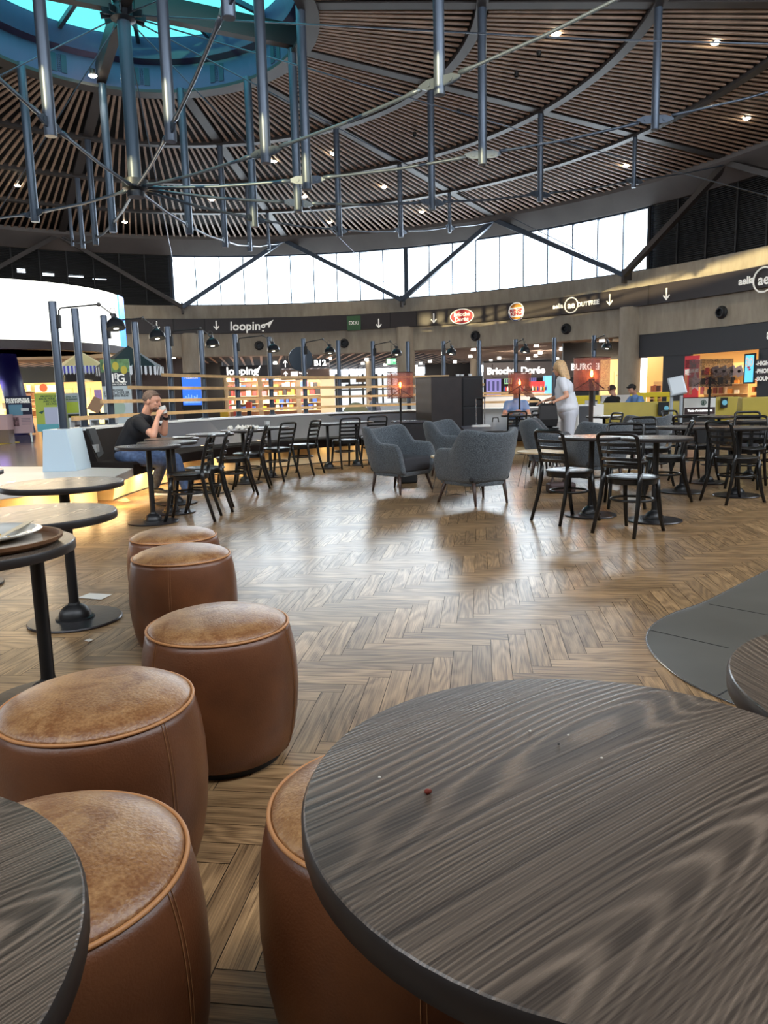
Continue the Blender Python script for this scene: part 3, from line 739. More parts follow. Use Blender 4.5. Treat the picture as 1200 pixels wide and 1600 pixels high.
# ---- leather stools
def leather():
    m = mat('tan_leather', (146, 82, 44), .42, coat=.25, bump=.12, bscale=220)
    nt = m.node_tree; N = nt.nodes; L = nt.links; b = N['Principled BSDF']
    tc = N.new('ShaderNodeTexCoord')
    n1 = N.new('ShaderNodeTexNoise'); n1.inputs['Scale'].default_value = 5; n1.inputs['Detail'].default_value = 6
    n2 = N.new('ShaderNodeTexVoronoi'); n2.inputs['Scale'].default_value = 55; n2.feature = 'DISTANCE_TO_EDGE'
    L.new(tc.outputs['Object'], n1.inputs[0]); L.new(tc.outputs['Object'], n2.inputs['Vector'])
    r = N.new('ShaderNodeValToRGB'); r.color_ramp.elements[0].position = .3; r.color_ramp.elements[1].position = .75
    r.color_ramp.elements[0].color = (*lin((84, 47, 26)), 1); r.color_ramp.elements[1].color = (*lin((120, 72, 41)), 1)
    L.new(n1.outputs['Fac'], r.inputs[0]); L.new(r.outputs[0], b.inputs['Base Color']); b.inputs['Coat Roughness'].default_value = .35
    return m
def leather_top():
    m = mat('tan_leather_worn', (170, 118, 72), .36, coat=.3, bump=.25, bscale=150)
    nt = m.node_tree; N = nt.nodes; L = nt.links; b = N['Principled BSDF']; b.inputs['Coat Roughness'].default_value = .3
    tc = N.new('ShaderNodeTexCoord')
    n1 = N.new('ShaderNodeTexNoise'); n1.inputs['Scale'].default_value = 9; n1.inputs['Detail'].default_value = 8; n1.inputs['Distortion'].default_value = 1.2
    n2 = N.new('ShaderNodeTexNoise'); n2.inputs['Scale'].default_value = 160; n2.inputs['Detail'].default_value = 3
    L.new(tc.outputs['Object'], n1.inputs[0]); L.new(tc.outputs['Object'], n2.inputs[0])
    a = N.new('ShaderNodeMath'); a.operation = 'MULTIPLY_ADD'; a.inputs[1].default_value = .6; L.new(n1.outputs['Fac'], a.inputs[0])
    a2 = N.new('ShaderNodeMath'); a2.operation = 'MULTIPLY'; a2.inputs[1].default_value = .4; L.new(n2.outputs['Fac'], a2.inputs[0]); L.new(a2.outputs[0], a.inputs[2])
    r = N.new('ShaderNodeValToRGB'); r.color_ramp.elements[0].position = .40; r.color_ramp.elements[1].position = .62
    r.color_ramp.elements[0].color = (*lin((126, 81, 46)), 1); r.color_ramp.elements[1].color = (*lin((174, 132, 88)), 1)
    L.new(a.outputs[0], r.inputs[0]); L.new(r.outputs[0], b.inputs['Base Color'])
    return m
LEA, LEAT = leather(), leather_top()
PIPE = mat('leather_piping', (186, 130, 82), .45)
def make_stool():
    s = empty('leather_stool')
    prof = [(.196, .022), (.214, .035), (.228, .08), (.240, .15), (.246, .23), (.244, .31), (.237, .37), (.228, .412), (.2215, .432)]
    b = MB(); b.lathe(prof, 96); b.build('body', LEA, s, smooth=True)
    b = MB(); b.lathe([(.2195, .432), (.214, .441), (.195, .453), (.16, .464), (.11, .472), (.05, .476), (0, .477)], 96); b.build('cushion', LEAT, s, smooth=True)
    b = MB(); n = 96; b.tube([(.2215 * math.cos(2 * pi * i / n), .2215 * math.sin(2 * pi * i / n), .4345) for i in range(n)], .0042, 8, closed=True); b.build('piping', PIPE, s, smooth=True)
    b = MB(); b.lathe([(.185, 0), (.185, .026)], 64); b.build('base', BLACK, s, auto=40)
    for a in (20, 140, 260):
        t = math.radians(a); b = MB()
        for d, rr in ((-.0045, .0009), (.0045, .0006)):
            P = smooth_path([Vector(((r + .0006) * math.cos(t + d / .24), (r + .0006) * math.sin(t + d / .24), z)) for r, z in prof], 3); b.tube(P, rr, 5)
        b.build('seam', mat('seam_thread', (150, 104, 66), .6), s, smooth=True)
    return s
stool0 = make_stool()
ST = [(-1.1219, 3.8538, 'farthest tan leather stool of the row on the left'), (-.9461, 3.3565, 'second farthest tan leather stool, just in front of the farthest'), (-.538, 2.2726, 'tan leather stool in the middle of the row, whole barrel side in view'),
      (-.6949, 1.6694, 'tan leather stool at the left edge with a creased worn top'), (-.5438, 1.0376, 'nearest tan leather stool, pale scuffed top, beside the corner table'), (.0085, 1.2001, 'tan leather stool tucked under the big foreground table')]
for i, (x, y, l) in enumerate(ST):
    o = stool0 if i == 0 else copy_tree(stool0); o.location = (x, y, 0); o.rotation_euler = (0, 0, [0, .2, -.55, -.9, -.6, 2.4][i]); tag(o, l, 'stool', 'tan leather barrel stools')

# ---- upholstered tub armchair, faces local +y
def tweed():
    m = mat('grey_tweed', (66, 74, 82), .95, sheen=.3, bump=.6, bscale=260)
    nt = m.node_tree; N = nt.nodes; L = nt.links; b = N['Principled BSDF']; tc = N.new('ShaderNodeTexCoord')
    n = N.new('ShaderNodeTexNoise'); n.inputs['Scale'].default_value = 190; n.inputs['Detail'].default_value = 2; L.new(tc.outputs['Object'], n.inputs[0])
    r = N.new('ShaderNodeValToRGB'); r.color_ramp.elements[0].position = .42; r.color_ramp.elements[1].position = .62
    r.color_ramp.elements[0].color = (*lin((32, 38, 46)), 1); r.color_ramp.elements[1].color = (*lin((104, 112, 118)), 1)
    L.new(n.outputs['Fac'], r.inputs[0]); L.new(r.outputs[0], b.inputs['Base Color']); return m
TW = tweed(); SEATF = mat('armchair_seat_felt', (46, 46, 50), .9, nz=(80, .2)); LEGW = mat('walnut_leg', (66, 50, 44), .45, nz=(12, .2))
def make_armchair():
    c = empty('armchair')
    b = MB(); n = 44; vs = []
    # parameter u from -1 (right arm end) over 0 (middle of the back) to 1 (left arm end)
    secs = []
    for i in range(n + 1):
        u = -1 + 2 * i / n; a = abs(u); s = 1 if u > 0 else -1
        # plan of the shell, outer line at seat height: straight arms then round back
        if a > .5: t = (a - .5) / .5; x = -s * (.335 + .01 * t); y = -.04 + t * .36; nx, ny = -s, 0.
        else: th = a / .5 * pi / 2; x = -s * .335 * math.sin(th) ** .8 if a > 0 else 0; y = -.04 - .285 * math.cos(th) ** .85; nx, ny = -s * math.sin(th), -math.cos(th)
        # height profile
        if a < .34: h = .762 + .040 * math.sin(min(1, a / .3) * pi / 2) ** 2
        elif a < .56: k = (a - .34) / .22; k = k * k * (3 - 2 * k); h = .802 - .197 * k
        else: k = (a - .56) / .44; h = .605 - .012 * k - (.13 * max(0, (k - .72) / .28) ** 2.2)
        lean = .11 * (1 - min(1, a / .6)) + .02
        nn_ = Vector((nx, ny, 0)); bottom = .225; P = Vector((x, y, 0)); th_ = .085 if a < .5 else .075
        hz = h - bottom
        def q(off, z): 
            k = (z - bottom) / .56; return P + nn_ * (off + lean * k - .045 * (1 - min(1, k * 2.2)) ** 2) + Vector((0, 0, z))
        secs.append([q(-.055, bottom), q(-.012, bottom + .01), q(0, bottom + .06), q(0, bottom + hz * .5), q(0, h - .05), q(-.012, h - .014), q(-th_ * .5, h), q(-th_ + .012, h - .014), q(-th_, h - .05), q(-th_ - .005, bottom + hz * .5), q(-th_ - .01, bottom + .08), q(-th_, bottom)])
    m_ = len(secs[0]); vs = [p for s_ in secs for p in s_]
    fs = [(i * m_ + j, (i + 1) * m_ + j, (i + 1) * m_ + (j + 1) % m_, i * m_ + (j + 1) % m_) for i in range(n) for j in range(m_)]
    fs += [tuple(range(m_)), tuple(reversed(range(n * m_, (n + 1) * m_)))]
    b.add(vs, fs); o = b.build('shell', TW, c, smooth=True)
    ss = o.modifiers.new('s', 'SUBSURF'); ss.levels = 1; ss.render_levels = 1
    b = MB(); b.box(-.262, .262, -.24, .30, .25, .43); o = b.build('seat_cushion', SEATF, c, bevel=.035, seg=4)
    for p in o.data.polygons: p.use_smooth = True
    b = MB(); b.prism([(-.27, .29), (-.285, .0), (-.25, -.16), (-.14, -.26), (0, -.285), (.14, -.26), (.25, -.16), (.285, .0), (.27, .29)], .205, .26); b.build('seat_frame', TW, c, bevel=.015)
    for x, y, dx, dy in ((-.2, -.2, -.01, -.045), (.2, -.2, .01, -.045), (-.25, .22, -.06, .06), (.25, .22, .06, .06)):
        b = MB(); b.tube([(x, y, .24), (x + dx * .5, y + dy * .5, .12), (x + dx, y + dy, .001)], [.023, .018, .0115], 12); b.build('leg', LEGW, c, smooth=True)
    return c
arm0 = make_armchair(); aused = [False]
def place_arm(x, y, az, label):
    o = arm0 if not aused[0] else copy_tree(arm0); aused[0] = True
    o.location = (x, y, 0); o.rotation_euler = (0, 0, math.radians(az - 90)); return tag(o, label, 'armchair', 'grey tweed tub armchairs')
place_arm(.19, 8.98, -41, 'grey tweed armchair on the left, seat open to the right')
place_arm(1.0, 7.82, 121, 'grey tweed armchair nearest the viewer, seen from behind')
place_arm(1.02, 10.55, -32, 'grey tweed armchair in front of the black kiosk')
place_arm(2.35, 10.35, -15, 'grey tweed armchair behind the front right chairs, side on')
place_arm(2.66, 9.15, 105, 'grey tweed armchair with its back to the viewer behind the left front table')
place_arm(3.9, 11.1, 95, 'grey tweed armchair alone below the yellow bench')
# ---- coffee tables with wire legs
OAKT = mat('pale_ply_top', (206, 182, 146), .45, nz=(4, .08)); WIRE = mat('wire_grey', (90, 88, 86), .35, .6)
def make_coffee():
    t = empty('coffee_table')
    b = MB(); b.lathe([(0, .422), (.29, .422), (.3, .428), (.3, .445), (0, .448)], 48); b.build('table_top', OAKT, t, auto=35)
    for k in range(3):
        a = 2 * pi * k / 3; b = MB()
        p = lambda r, d, z: Vector((r * math.cos(a + d), r * math.sin(a + d), z))
        b.tube([p(.2, -.25, .422), p(.29, -.42, .006), p(.12, 0, .006), p(.29, .42, .006), p(.2, .25, .422)], .0045, 8); b.build('leg', WIRE, t)
    return t
ct = make_coffee(); ct.location = (.86, 8.62, 0); ct.rotation_euler = (0, 0, .4); tag(ct, 'round pale coffee table with wire legs between the two front armchairs', 'coffee table', 'round coffee tables')
c2 = copy_tree(ct); c2.location = (1.95, 9.0, 0); c2.rotation_euler = (0, 0, 1.2); tag(c2, 'round coffee table with wire legs right of the nearest armchair', 'coffee table', 'round coffee tables')

# ---- tray, plate and cutlery on the left table
tr = empty('serving_tray', (-1.172, 2.095, .7405)); tag(tr, 'round wooden tray with a paper liner on the left table', 'tray')
b = MB(); b.lathe([(0, 0), (.205, 0), (.222, .012), (.224, .022), (.214, .022), (.205, .009), (0, .007)], 56); b.build('tray_body', mat('tray_wood', (112, 78, 52), .5, nz=(9, .25)), tr, auto=40)
b = MB(); b.prism([(-.17, -.08), (-.06, -.17), (.13, -.13), (.185, .0), (.12, .13), (-.1, .17)], .0095, .0105); b.build('paper_liner', mat('liner_paper', (170, 160, 148), .8, nz=(18, .25)), tr)
pl = empty('dinner_plate', (-1.182, 2.125, .7515)); tag(pl, 'white plate with leftovers on the tray', 'plate')
b = MB(); b.lathe([(0, 0), (.09, 0), (.135, .014), (.162, .022), (.165, .025), (.160, .026), (.13, .017), (.09, .005), (0, .004)], 56); b.build('plate', mat('porcelain', (216, 216, 210), .18, coat=.6), pl, auto=50)
b = MB()
for i in range(26): b.ball((random.gauss(-.02, .05), random.gauss(-.01, .04), .008), random.uniform(.002, .008), n=6, m=4)
tag(b.build('food_scraps', mat('scraps', (196, 158, 74), .7, nz=(50, .4)), pl), None, kind='stuff')
for i, (p0, p1, nm, l) in enumerate(((gp(-22, 851, .768), gp(48, 813.5, .782), 'wooden_knife', 'pale wooden knife lying across the white plate'), (gp(-15, 846, .766), gp(34, 822, .774), 'wooden_fork', 'pale wooden fork beside the knife on the plate'))):
    b = MB(); a, c_ = Vector(p0), Vector(p1); d = c_ - a; b.bar(a, a + d * .6, .013, .002); b.bar(a + d * .6, c_, .019, .002)
    tag(b.build(nm, mat('birch', (206, 190, 160), .6), None, bevel=.0008), l, nm.split('_')[1])
b = MB(); q = gp(668, 1241, .74); b.ball((0, 0, .003), .0034, .0026, .003, n=9, m=6); b.ball((.0025, .002, .0022), .0022, n=7, m=5); o = b.build('crumb', mat('crumb_red', (116, 40, 24), .7)); o.location = q; tag(o, 'dark red crumb on the big foreground table', 'crumb', 'crumbs')
for i, (x, y, l) in enumerate(((828, 1144, 'white crumb near the back of the big table'), (888, 1150, 'white crumb at the right rear of the big table'), (940, 1186, 'white crumb right of centre on the big table'), (873, 1164, 'dark speck right rear on the big table'), (593, 1216, 'white speck at the left of the big table'))):
    b = MB(); b.ball((0, 0, .0012), .0018, .0013, .0012, n=7, m=5); o = b.build('crumb', mat('crumb_white', (222, 216, 205), .7) if 'white' in l else IRON); o.location = gp(x, y, .7405); tag(o, l, 'crumb', 'crumbs')
# litter on the parquet
def litter(name, px, m, label, cat, z=.003):
    P = [gp(*p, z) for p in px]; c_ = sum(P, Vector()) / len(P); b = MB(); b.prism([(p.x - c_.x, p.y - c_.y) for p in P], 0, .0015); o = b.build(name, m); o.location = c_; tag(o, label, cat)
PAPER = mat('napkin_paper', (226, 222, 212), .8)
litter('paper_napkin', ((121, 934), (140, 927), (175, 929), (158, 937)), PAPER, 'square white napkin on the floor behind the stools', 'napkin')
litter('paper_scrap', ((132, 1001), (140, 998), (145, 1000), (139, 1003)), PAPER, 'small white paper scrap on the floor near the stools', 'paper')
litter('floor_sticker', ((183, 783), (192, 779), (197, 778), (204, 783), (196, 785), (190, 784)), mat('sticker_beige', (214, 190, 150), .6), 'pale sticker on the floor beside the bench plinth', 'sticker')
# ================================================================== BENCH, DIVIDER WALL, POSTS WITH LAMPS, RAILS
PT = [(76, 468), (116.5, 482), (161.5, 493), (210, 503), (261, 510), (313, 516.5), (366.5, 522), (420, 526.6), (473.5, 529), (528, 532), (582, 533), (637, 533.5), (693, 533), (749, 532), (806, 530), (866.5, 527.5), (928.5, 524)]
PP = []
for x, y in PT:
    g_ = gp(x, y, 2.3); PP.append(Vector((g_.x, g_.y, 0)))
PP[0] = Vector((-3.70, 8.62, 0))
WP = smooth_path([Vector((-3.72, 8.9, 0))] + PP[1:16], 8)
def near(p): return min(WP, key=lambda q: (q - p).length)
def gz(x, y, z): q = gp(x, y, z); return Vector((q.x, q.y, 0))
FP = smooth_path([gz(x, y, .30) for x, y in ((210, 743.6), (246, 733), (274, 726), (311, 719), (405, 708), (510, 699), (572, 695.5), (650, 692), (740, 690), (850, 686))], 5)
NW = [near(p) for p in FP]
for _ in range(6): NW = [NW[0]] + [(NW[i - 1] + NW[i] + NW[i + 1]) / 3 for i in range(1, len(NW) - 1)] + [NW[-1]]
def sweep(secf, i0, i1):
    b = MB(); vs = []; m = None
    for i in range(i0, i1 + 1):
        n = (NW[i] - FP[i]); L_ = n.length; n = n.normalized(); pr = secf(L_)
        m = len(pr)
        for d, z in pr: vs.append(FP[i] + n * d + Vector((0, 0, z)))
    k = i1 - i0
    b.add(vs, [(i * m + j, (i + 1) * m + j, (i + 1) * m + (j + 1) % m, i * m + (j + 1) % m) for i in range(k) for j in range(m)] + [tuple(range(m)), tuple(reversed(range(k * m, (k + 1) * m)))])
    return b
LBLK = mat('black_leather', (30, 24, 22), .75, spec=.12)
CREAM = mat('cream_plinth', (226, 206, 166), .6)
GREYP = mat('grey_back_panel', (84, 86, 94), .5)
NF = len(FP) - 1; K0, K1 = 33, 40
for a0_, a1_, lab in ((0, K0, 'long curved black leather banquette on a lit cream plinth, left of the black cabinet'), (K1, NF, 'dark banquette right of the black cabinet, under the man with the bowl')):
    SB = empty('banquette'); tag(SB, lab, 'bench', 'black banquettes')
    sweep(lambda L: [(.34, .0), (.28, .295), (L - .14, .295), (L - .14, 0)], a0_, a1_).build('plinth', CREAM, SB)
    cuts = list(range(a0_, a1_ + 1, 5)); cuts[-1] = a1_
    for a, c_ in zip(cuts[:-1], cuts[1:]):
        sweep(lambda L: [(0, .30), (0, .43), (.03, .455), (L - .14, .455), (L - .14, .30)], a, c_).build('seat_cushion', LBLK, SB, auto=40)
    for a, c_ in zip(cuts[:-1], cuts[1:]):
        sweep(lambda L: [(min(.55, L * .6), .457), (L - .2, .825), (L - .125, .825), (L - .125, .457)], a, c_).build('backrest', LBLK if a < 14 else GREYP, SB, auto=40)
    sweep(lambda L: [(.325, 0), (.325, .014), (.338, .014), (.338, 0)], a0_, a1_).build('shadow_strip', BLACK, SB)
DV = empty('divider_wall'); tag(DV, 'low curved grey divider wall with a white cap behind the banquettes', 'partition')
sweep(lambda L: [(L - .12, 0), (L - .12, .83), (L + .1, .83), (L + .1, 0)], 0, NF).build('divider_panel', mat('divider_grey', (110, 112, 118), .6), DV)
sweep(lambda L: [(L - .2, .832), (L - .2, .86), (L + .12, .86), (L + .12, .832)], 0, NF).build('cap_rail', WHITE, DV)
# end of the bench: white slab with the end block and the socket panel
S0 = gz(0, 781, .30); S1 = gz(179, 745, .39); S2_ = gz(209, 731, .39)
SL = [(-4.3, 5.4), (S0.x, S0.y), (-3.1, 7.15), (S1.x, S1.y), (S2_.x + .03, S2_.y - .2), (S2_.x, S2_.y), (S2_.x - .75, S2_.y + .35), (-4.9, 9.3), (-5.0, 8.6), (-5.6, 5.4)]
sb = empty('bench_slab', (-4.2, 7.5, 0)); tag(sb, 'low white slab at the end of the banquette on a warmly lit plinth', 'platform')
off = Matrix.Translation((4.2, -7.5, 0))
b = MB(); b.prism(list(reversed(SL)), .30, .39, off); b.build('slab', mat('pale_slab', (206, 206, 202), .35, nz=(2, .05)), sb, bevel=.004)
PLP = [gz(153, 785, 0), gz(180, 777, 0)]
b = MB(); b.prism(list(reversed([(-4.5, 5.5), (-3.95, 6.7), (-3.55, 7.4), (PLP[0].x - .02, PLP[0].y - .6), (PLP[0].x, PLP[0].y), (-3.45, 8.75), (-4.7, 8.9), (-5.3, 5.5)])), 0, .298, off); b.build('plinth', CREAM, sb)
LED = glow('led_warm', (255, 196, 110), 9)
for i, (p0, p1) in enumerate((((-4.25, 5.7), (-3.72, 6.75)), ((-3.6, 7.0), (-3.12, 7.75)), ((-3.1, 7.8), (-3.15, 8.4)))):
    b = MB(); b.bar(Vector((*p0, .294)), Vector((*p1, .294)), .02, .008); o = b.build('led_strip', LED, sb); o.data.transform(off)
    m_ = (Vector((*p0, .29)) + Vector((*p1, .29))) / 2; d = (Vector(p1) - Vector(p0)); area((m_.x, m_.y, .285), (-.3, 0, -1), .06, d.length * .9, 13, (1, .68, .30), 'slab_strip_light')
EB = empty('bench_end_block', (-3.69, 8.38, .39)); tag(EB, 'pale blue-white wedge shaped end block of the banquette standing on the slab', 'end panel')
vs = []
for y, dz in ((0, 0), (.45, 0)):
    for x, z in ((-.19, 0), (.20, 0), (.12, .475), (-.145, .475)): vs.append((x, y, z))
b = MB(); b.add(vs, [(0, 1, 2, 3), (7, 6, 5, 4), (0, 4, 5, 1), (1, 5, 6, 2), (2, 6, 7, 3), (3, 7, 4, 0)]); b.build('block', mat('block_white', (190, 208, 220), .4), EB, bevel=.004)
SP = empty('socket_panel', (-3.52, 8.86, .39)); tag(SP, 'black upright panel with a power socket between end block and banquette', 'panel')
vs = []
for y in (-.02, .2):
    for x, z in ((-.05, 0), (.14, 0), (.02, .46), (-.15, .46)): vs.append((x, y, z))
b = MB(); b.add(vs, [(0, 1, 2, 3), (7, 6, 5, 4), (0, 4, 5, 1), (1, 5, 6, 2), (2, 6, 7, 3), (3, 7, 4, 0)]); b.build('panel', BLACK, SP, bevel=.003)
b = MB(); b.box(.04, .10, -.03, .06, .18, .27); b.build('socket', mat('socket_grey', (150, 150, 150), .4), SP)
# warm strip light under the bench seat
for i in range(2, K0, 4):
    n = (NW[i] - FP[i]).normalized(); p = FP[i] + n * .2; t = FP[min(i + 2, NF)] - FP[max(i - 2, 0)]
    area((p.x, p.y, .285), (n.x * .5, n.y * .5, -1), .06, max(.3, t.length * .8), 8 if i < 14 else (4 if i < 22 else 1.), (1, .70, .34), 'bench_strip_light')
# posts
POLE = mat('post_graphite', (66, 74, 86), .35, .5)
for i, p in enumerate(PP):
    o = empty('divider_post', p + Vector((0, 0, .0)))
    tag(o, 'slim round grey divider post, %s from the left%s' % (ORD[i], ', carrying a lamp' if i % 2 == 0 else ', without a lamp'), 'post', 'posts on the divider wall')
    b = MB(); b.lathe([(.045, .86), (.045, 2.29), (.041, 2.3), (0, 2.3)], 18); b.build('tube', POLE, o, auto=40)
    b = MB(); b.lathe([(.07, .86), (.07, .872), (.046, .874)], 18); b.build('foot_ring', POLE, o)
# wooden rails
RAILW = mat('rail_oak', (196, 160, 112), .5, nz=(6, .12))
RCEN = Vector((2.3, 10.3, 0))
def rail_pt(x, y, z): g_ = gp(x, y, z); return g_
for z, xa, ya, xb, ends in ((1.555, 248, 587, 707, 'top'), (1.36, 200, 606, 762, 'second'), (1.17, 155, 629, 830, 'third'), (.975, 111, 655, 848, 'lowest')):
    P = [PP[i] + (RCEN - PP[i]).normalized() * .065 for i in range(17)]
    SPA = smooth_path(P, 8); out = []
    for q in SPA:
        pr = proj(q + Vector((0, 0, z)))
        if pr and xa <= pr[0] <= xb: out.append(Vector((q.x, q.y, z)))
    b = MB(); n = len(out); vs = []
    for j, q in enumerate(out):
        d = (out[min(j + 1, n - 1)] - out[max(j - 1, 0)]).normalized(); r = d.cross(Vector((0, 0, 1)))
        for s, h in ((-1, -1), (1, -1), (1, 1), (-1, 1)): vs.append(q + r * s * .016 + Vector((0, 0, h * .024)))
    b.add(vs, [(j * 4 + k, (j + 1) * 4 + k, (j + 1) * 4 + (k + 1) % 4, j * 4 + (k + 1) % 4) for j in range(n - 1) for k in range(4)] + [(0, 1, 2, 3), ((n - 1) * 4 + 3, (n - 1) * 4 + 2, (n - 1) * 4 + 1, (n - 1) * 4)])
    tag(b.build('wooden_rail', RAILW), 'curved oak rail across the divider posts, %s one' % ends, 'rail', 'oak rails on the posts')
# lamps
BULB = glow('lamp_bulb', (255, 246, 222), 3.5); SHIN = mat('shade_inside', (240, 238, 226), .4, emit=(255, 244, 214), es=.5)
def make_lamp():
    o = empty('wall_lamp')       # origin on the post axis at lamp height, arm along local +x
    b = MB(); b.box(.04, .075, -.03, .03, -.09, .06); b.build('bracket', BLACK, o, bevel=.004)
    b = MB(); b.tube([(.06, 0, .03), (.065, 0, .11), (.09, 0, .135), (.3, 0, .15), (.52, 0, .165)], .009, 8); b.build('arm', BLACK, o, smooth=True)
    b = MB(); b.tube([(.52, 0, .165), (.58, 0, .12), (.655, 0, .06)], .007, 8); b.ball((.52, 0, .165), .024, n=10, m=8); b.ball((.655, 0, .055), .02, n=10, m=8)
    b.build('lower_arm', WIRE, o, smooth=True)
    b = MB(); n = 14; b.tube([(.67 + .035 * math.cos(pi * j / n), 0, .07 + .055 * math.sin(pi * j / n)) for j in range(n + 1)], .004, 6); b.build('handle_loop', WIRE, o)
    Mx = Matrix.Translation((.69, 0, -.055)) @ Matrix.Rotation(math.radians(-10), 4, 'Y') @ Matrix.Rotation(math.radians(-11), 4, 'X')
    b = MB(); b.lathe([(.105, -.055), (.107, -.052), (.100, 0), (.078, .038), (.046, .062), (.032, .075), (.030, .115), (.02, .12), (0, .12)], 28, Mx)
    b.build('lamp_shade', mat('shade_black', (34, 36, 40), .3, .3), o, auto=40)
    b = MB(); b.lathe([(.103, -.054), (.097, 0), (.074, .035), (.03, .055), (0, .055)], 28, Mx); b.build('shade_lining', SHIN, o, smooth=True)
    b = MB(); b.lathe([(0, -.056), (.06, -.054), (.098, -.046)], 24, Mx); b.build('bulb', BULB, o, smooth=True)
    return o
L0 = make_lamp(); dirs = {0: (1, .02), 2: (1, 0), 4: (1, -.05), 6: (1, -.15), 8: (.75, -.6), 10: (.7, -.7), 12: (.15, -1), 14: (.1, -1), 16: (.1, -1)}
for k, i in enumerate(range(0, 17, 2)):
    o = L0 if k == 0 else copy_tree(L0); dx, dy = dirs[i]
    o.location = PP[i] + Vector((0, 0, 2.09)); az = math.atan2(dy, dx); o.rotation_euler = (0, 0, az)
    tag(o, 'black reading lamp on a jointed arm, %s lamp from the left' % ORD[k], 'lamp', 'lamps on the divider posts')
    q = o.location + Vector((.69 * math.cos(az), .69 * math.sin(az), -.15)); spot(q, (0, 0, -1), 30, (1, .88, .66), 2.0, .04)
# round dark sign seen from behind
p = PP[8] + Vector((-.12, .35, 0)); ps = at(469.5, 561, p.y + .1)
M = frame(ps, Vector((.25, -1, 0)).normalized()); o = empty('round_sign', M=M); tag(o, 'round dark blue drum-shaped sign seen from behind, beside the ninth post', 'sign')
b = MB(); b.lathe([(0, -.06), (.235, -.06), (.24, -.055), (.24, .055), (.235, .06), (0, .06)], 44); b.build('sign_drum', mat('sign_navy', (34, 46, 58), .4, .2), o, auto=40)
b = MB(); b.bar((0, .2, .02), (.08, .2, -.25), .03, .03); b.build('bracket', POLE, o)
b = MB(); b.box(.03, .08, -.04, -.025, .06, .064); b.build('label', SIGNW, o)

# ---- black kiosk, side cabinet
KW = mat('kiosk_walnut', (36, 30, 30), .45, nz=(5, .2)); KB = mat('kiosk_black', (20, 20, 24), .4)
kz = at(683, 700, 14.9); K = empty('service_cabinet', (1.34, 14.75, 0), math.radians(22)); tag(K, 'tall black service cabinet in the middle of the room', 'cabinet')
b = MB(); b.box(-.56, .10, -.36, .36, 0, 1.49); b.build('body', KW, K, bevel=.006)
b = MB(); b.box(.105, .56, -.36, .36, 0, 1.49); b.build('body', KB, K, bevel=.006)
b = MB(); b.box(.12, .545, -.375, -.361, .93, 1.46); b.build('door', KB, K, bevel=.004)
b = MB(); b.box(.12, .545, -.375, -.361, .08, .90); b.build('door', KB, K, bevel=.004)
b = MB(); b.box(-.57, .57, -.37, .37, 1.49, 1.505); b.build('top_panel', KW, K)
for i, (x, y) in enumerate(((.2, 0), (.35, .1), (.42, -.1))):
    b = MB(); b.lathe([(.03, 0), (.04, .05), (.037, .05), (.028, .004)], 14, Matrix.Translation((0, 0, 0))); o = b.build('cup', WHITE, None, auto=40); c_ = K.matrix_basis @ Vector((x, y, 1.506)) if False else Vector((1.34 + x * math.cos(.384) - y * math.sin(.384), 14.75 + x * math.sin(.384) + y * math.cos(.384), 1.506))
    o.location = c_; tag(o, 'small white cup on top of the black cabinet, %s' % ['left one', 'middle one', 'right one'][i], 'cup', 'cups on the cabinet')
S2 = empty('side_cabinet', (.50, 13.75, 0), math.radians(8)); tag(S2, 'low slatted black cabinet with an overhanging stone top left of the tall cabinet', 'cabinet')
b = MB(); b.box(-.12, .28, -.2, .2, 0, .66); b.build('body', KB, S2, bevel=.004)
b = MB(); b.box(.0, .1, -.21, -.2, .56, .61); b.build('handle_slot', BLACK, S2)
b = MB(); b.box(-.30, .30, -.23, .23, .66, .70); b.build('cabinet_top', mat('stone_top', (70, 72, 78), .25), S2, bevel=.006)

# ---- floor lamps with mesh shades and glowing bulbs
def mesh_shade(name, col, alpha):
    m = bpy.data.materials.new(name); m.use_nodes = True; nt = m.node_tree; N = nt.nodes; L = nt.links; b = N['Principled BSDF']
    b.inputs['Base Color'].default_value = (*lin(col), 1); b.inputs['Roughness'].default_value = .4; b.inputs['Metallic'].default_value = .5
    tc = N.new('ShaderNodeTexCoord'); mp = N.new('ShaderNodeMapping'); mp.inputs['Scale'].default_value = (140, 140, 140); L.new(tc.outputs['Object'], mp.inputs[0])
    ck = N.new('ShaderNodeTexVoronoi'); ck.inputs['Scale'].default_value = .9; ck.feature = 'DISTANCE_TO_EDGE'; L.new(mp.outputs[0], ck.inputs['Vector'])
    mt = N.new('ShaderNodeMath'); mt.operation = 'LESS_THAN'; mt.inputs[1].default_value = alpha; L.new(ck.outputs[0], mt.inputs[0])
    L.new(mt.outputs[0], b.inputs['Alpha']); return m
COP = mesh_shade('copper_mesh', (132, 84, 78), .105); DMESH = mesh_shade('dark_mesh', (40, 36, 34), .12)
FIL = glow('filament', (255, 150, 50), 140)
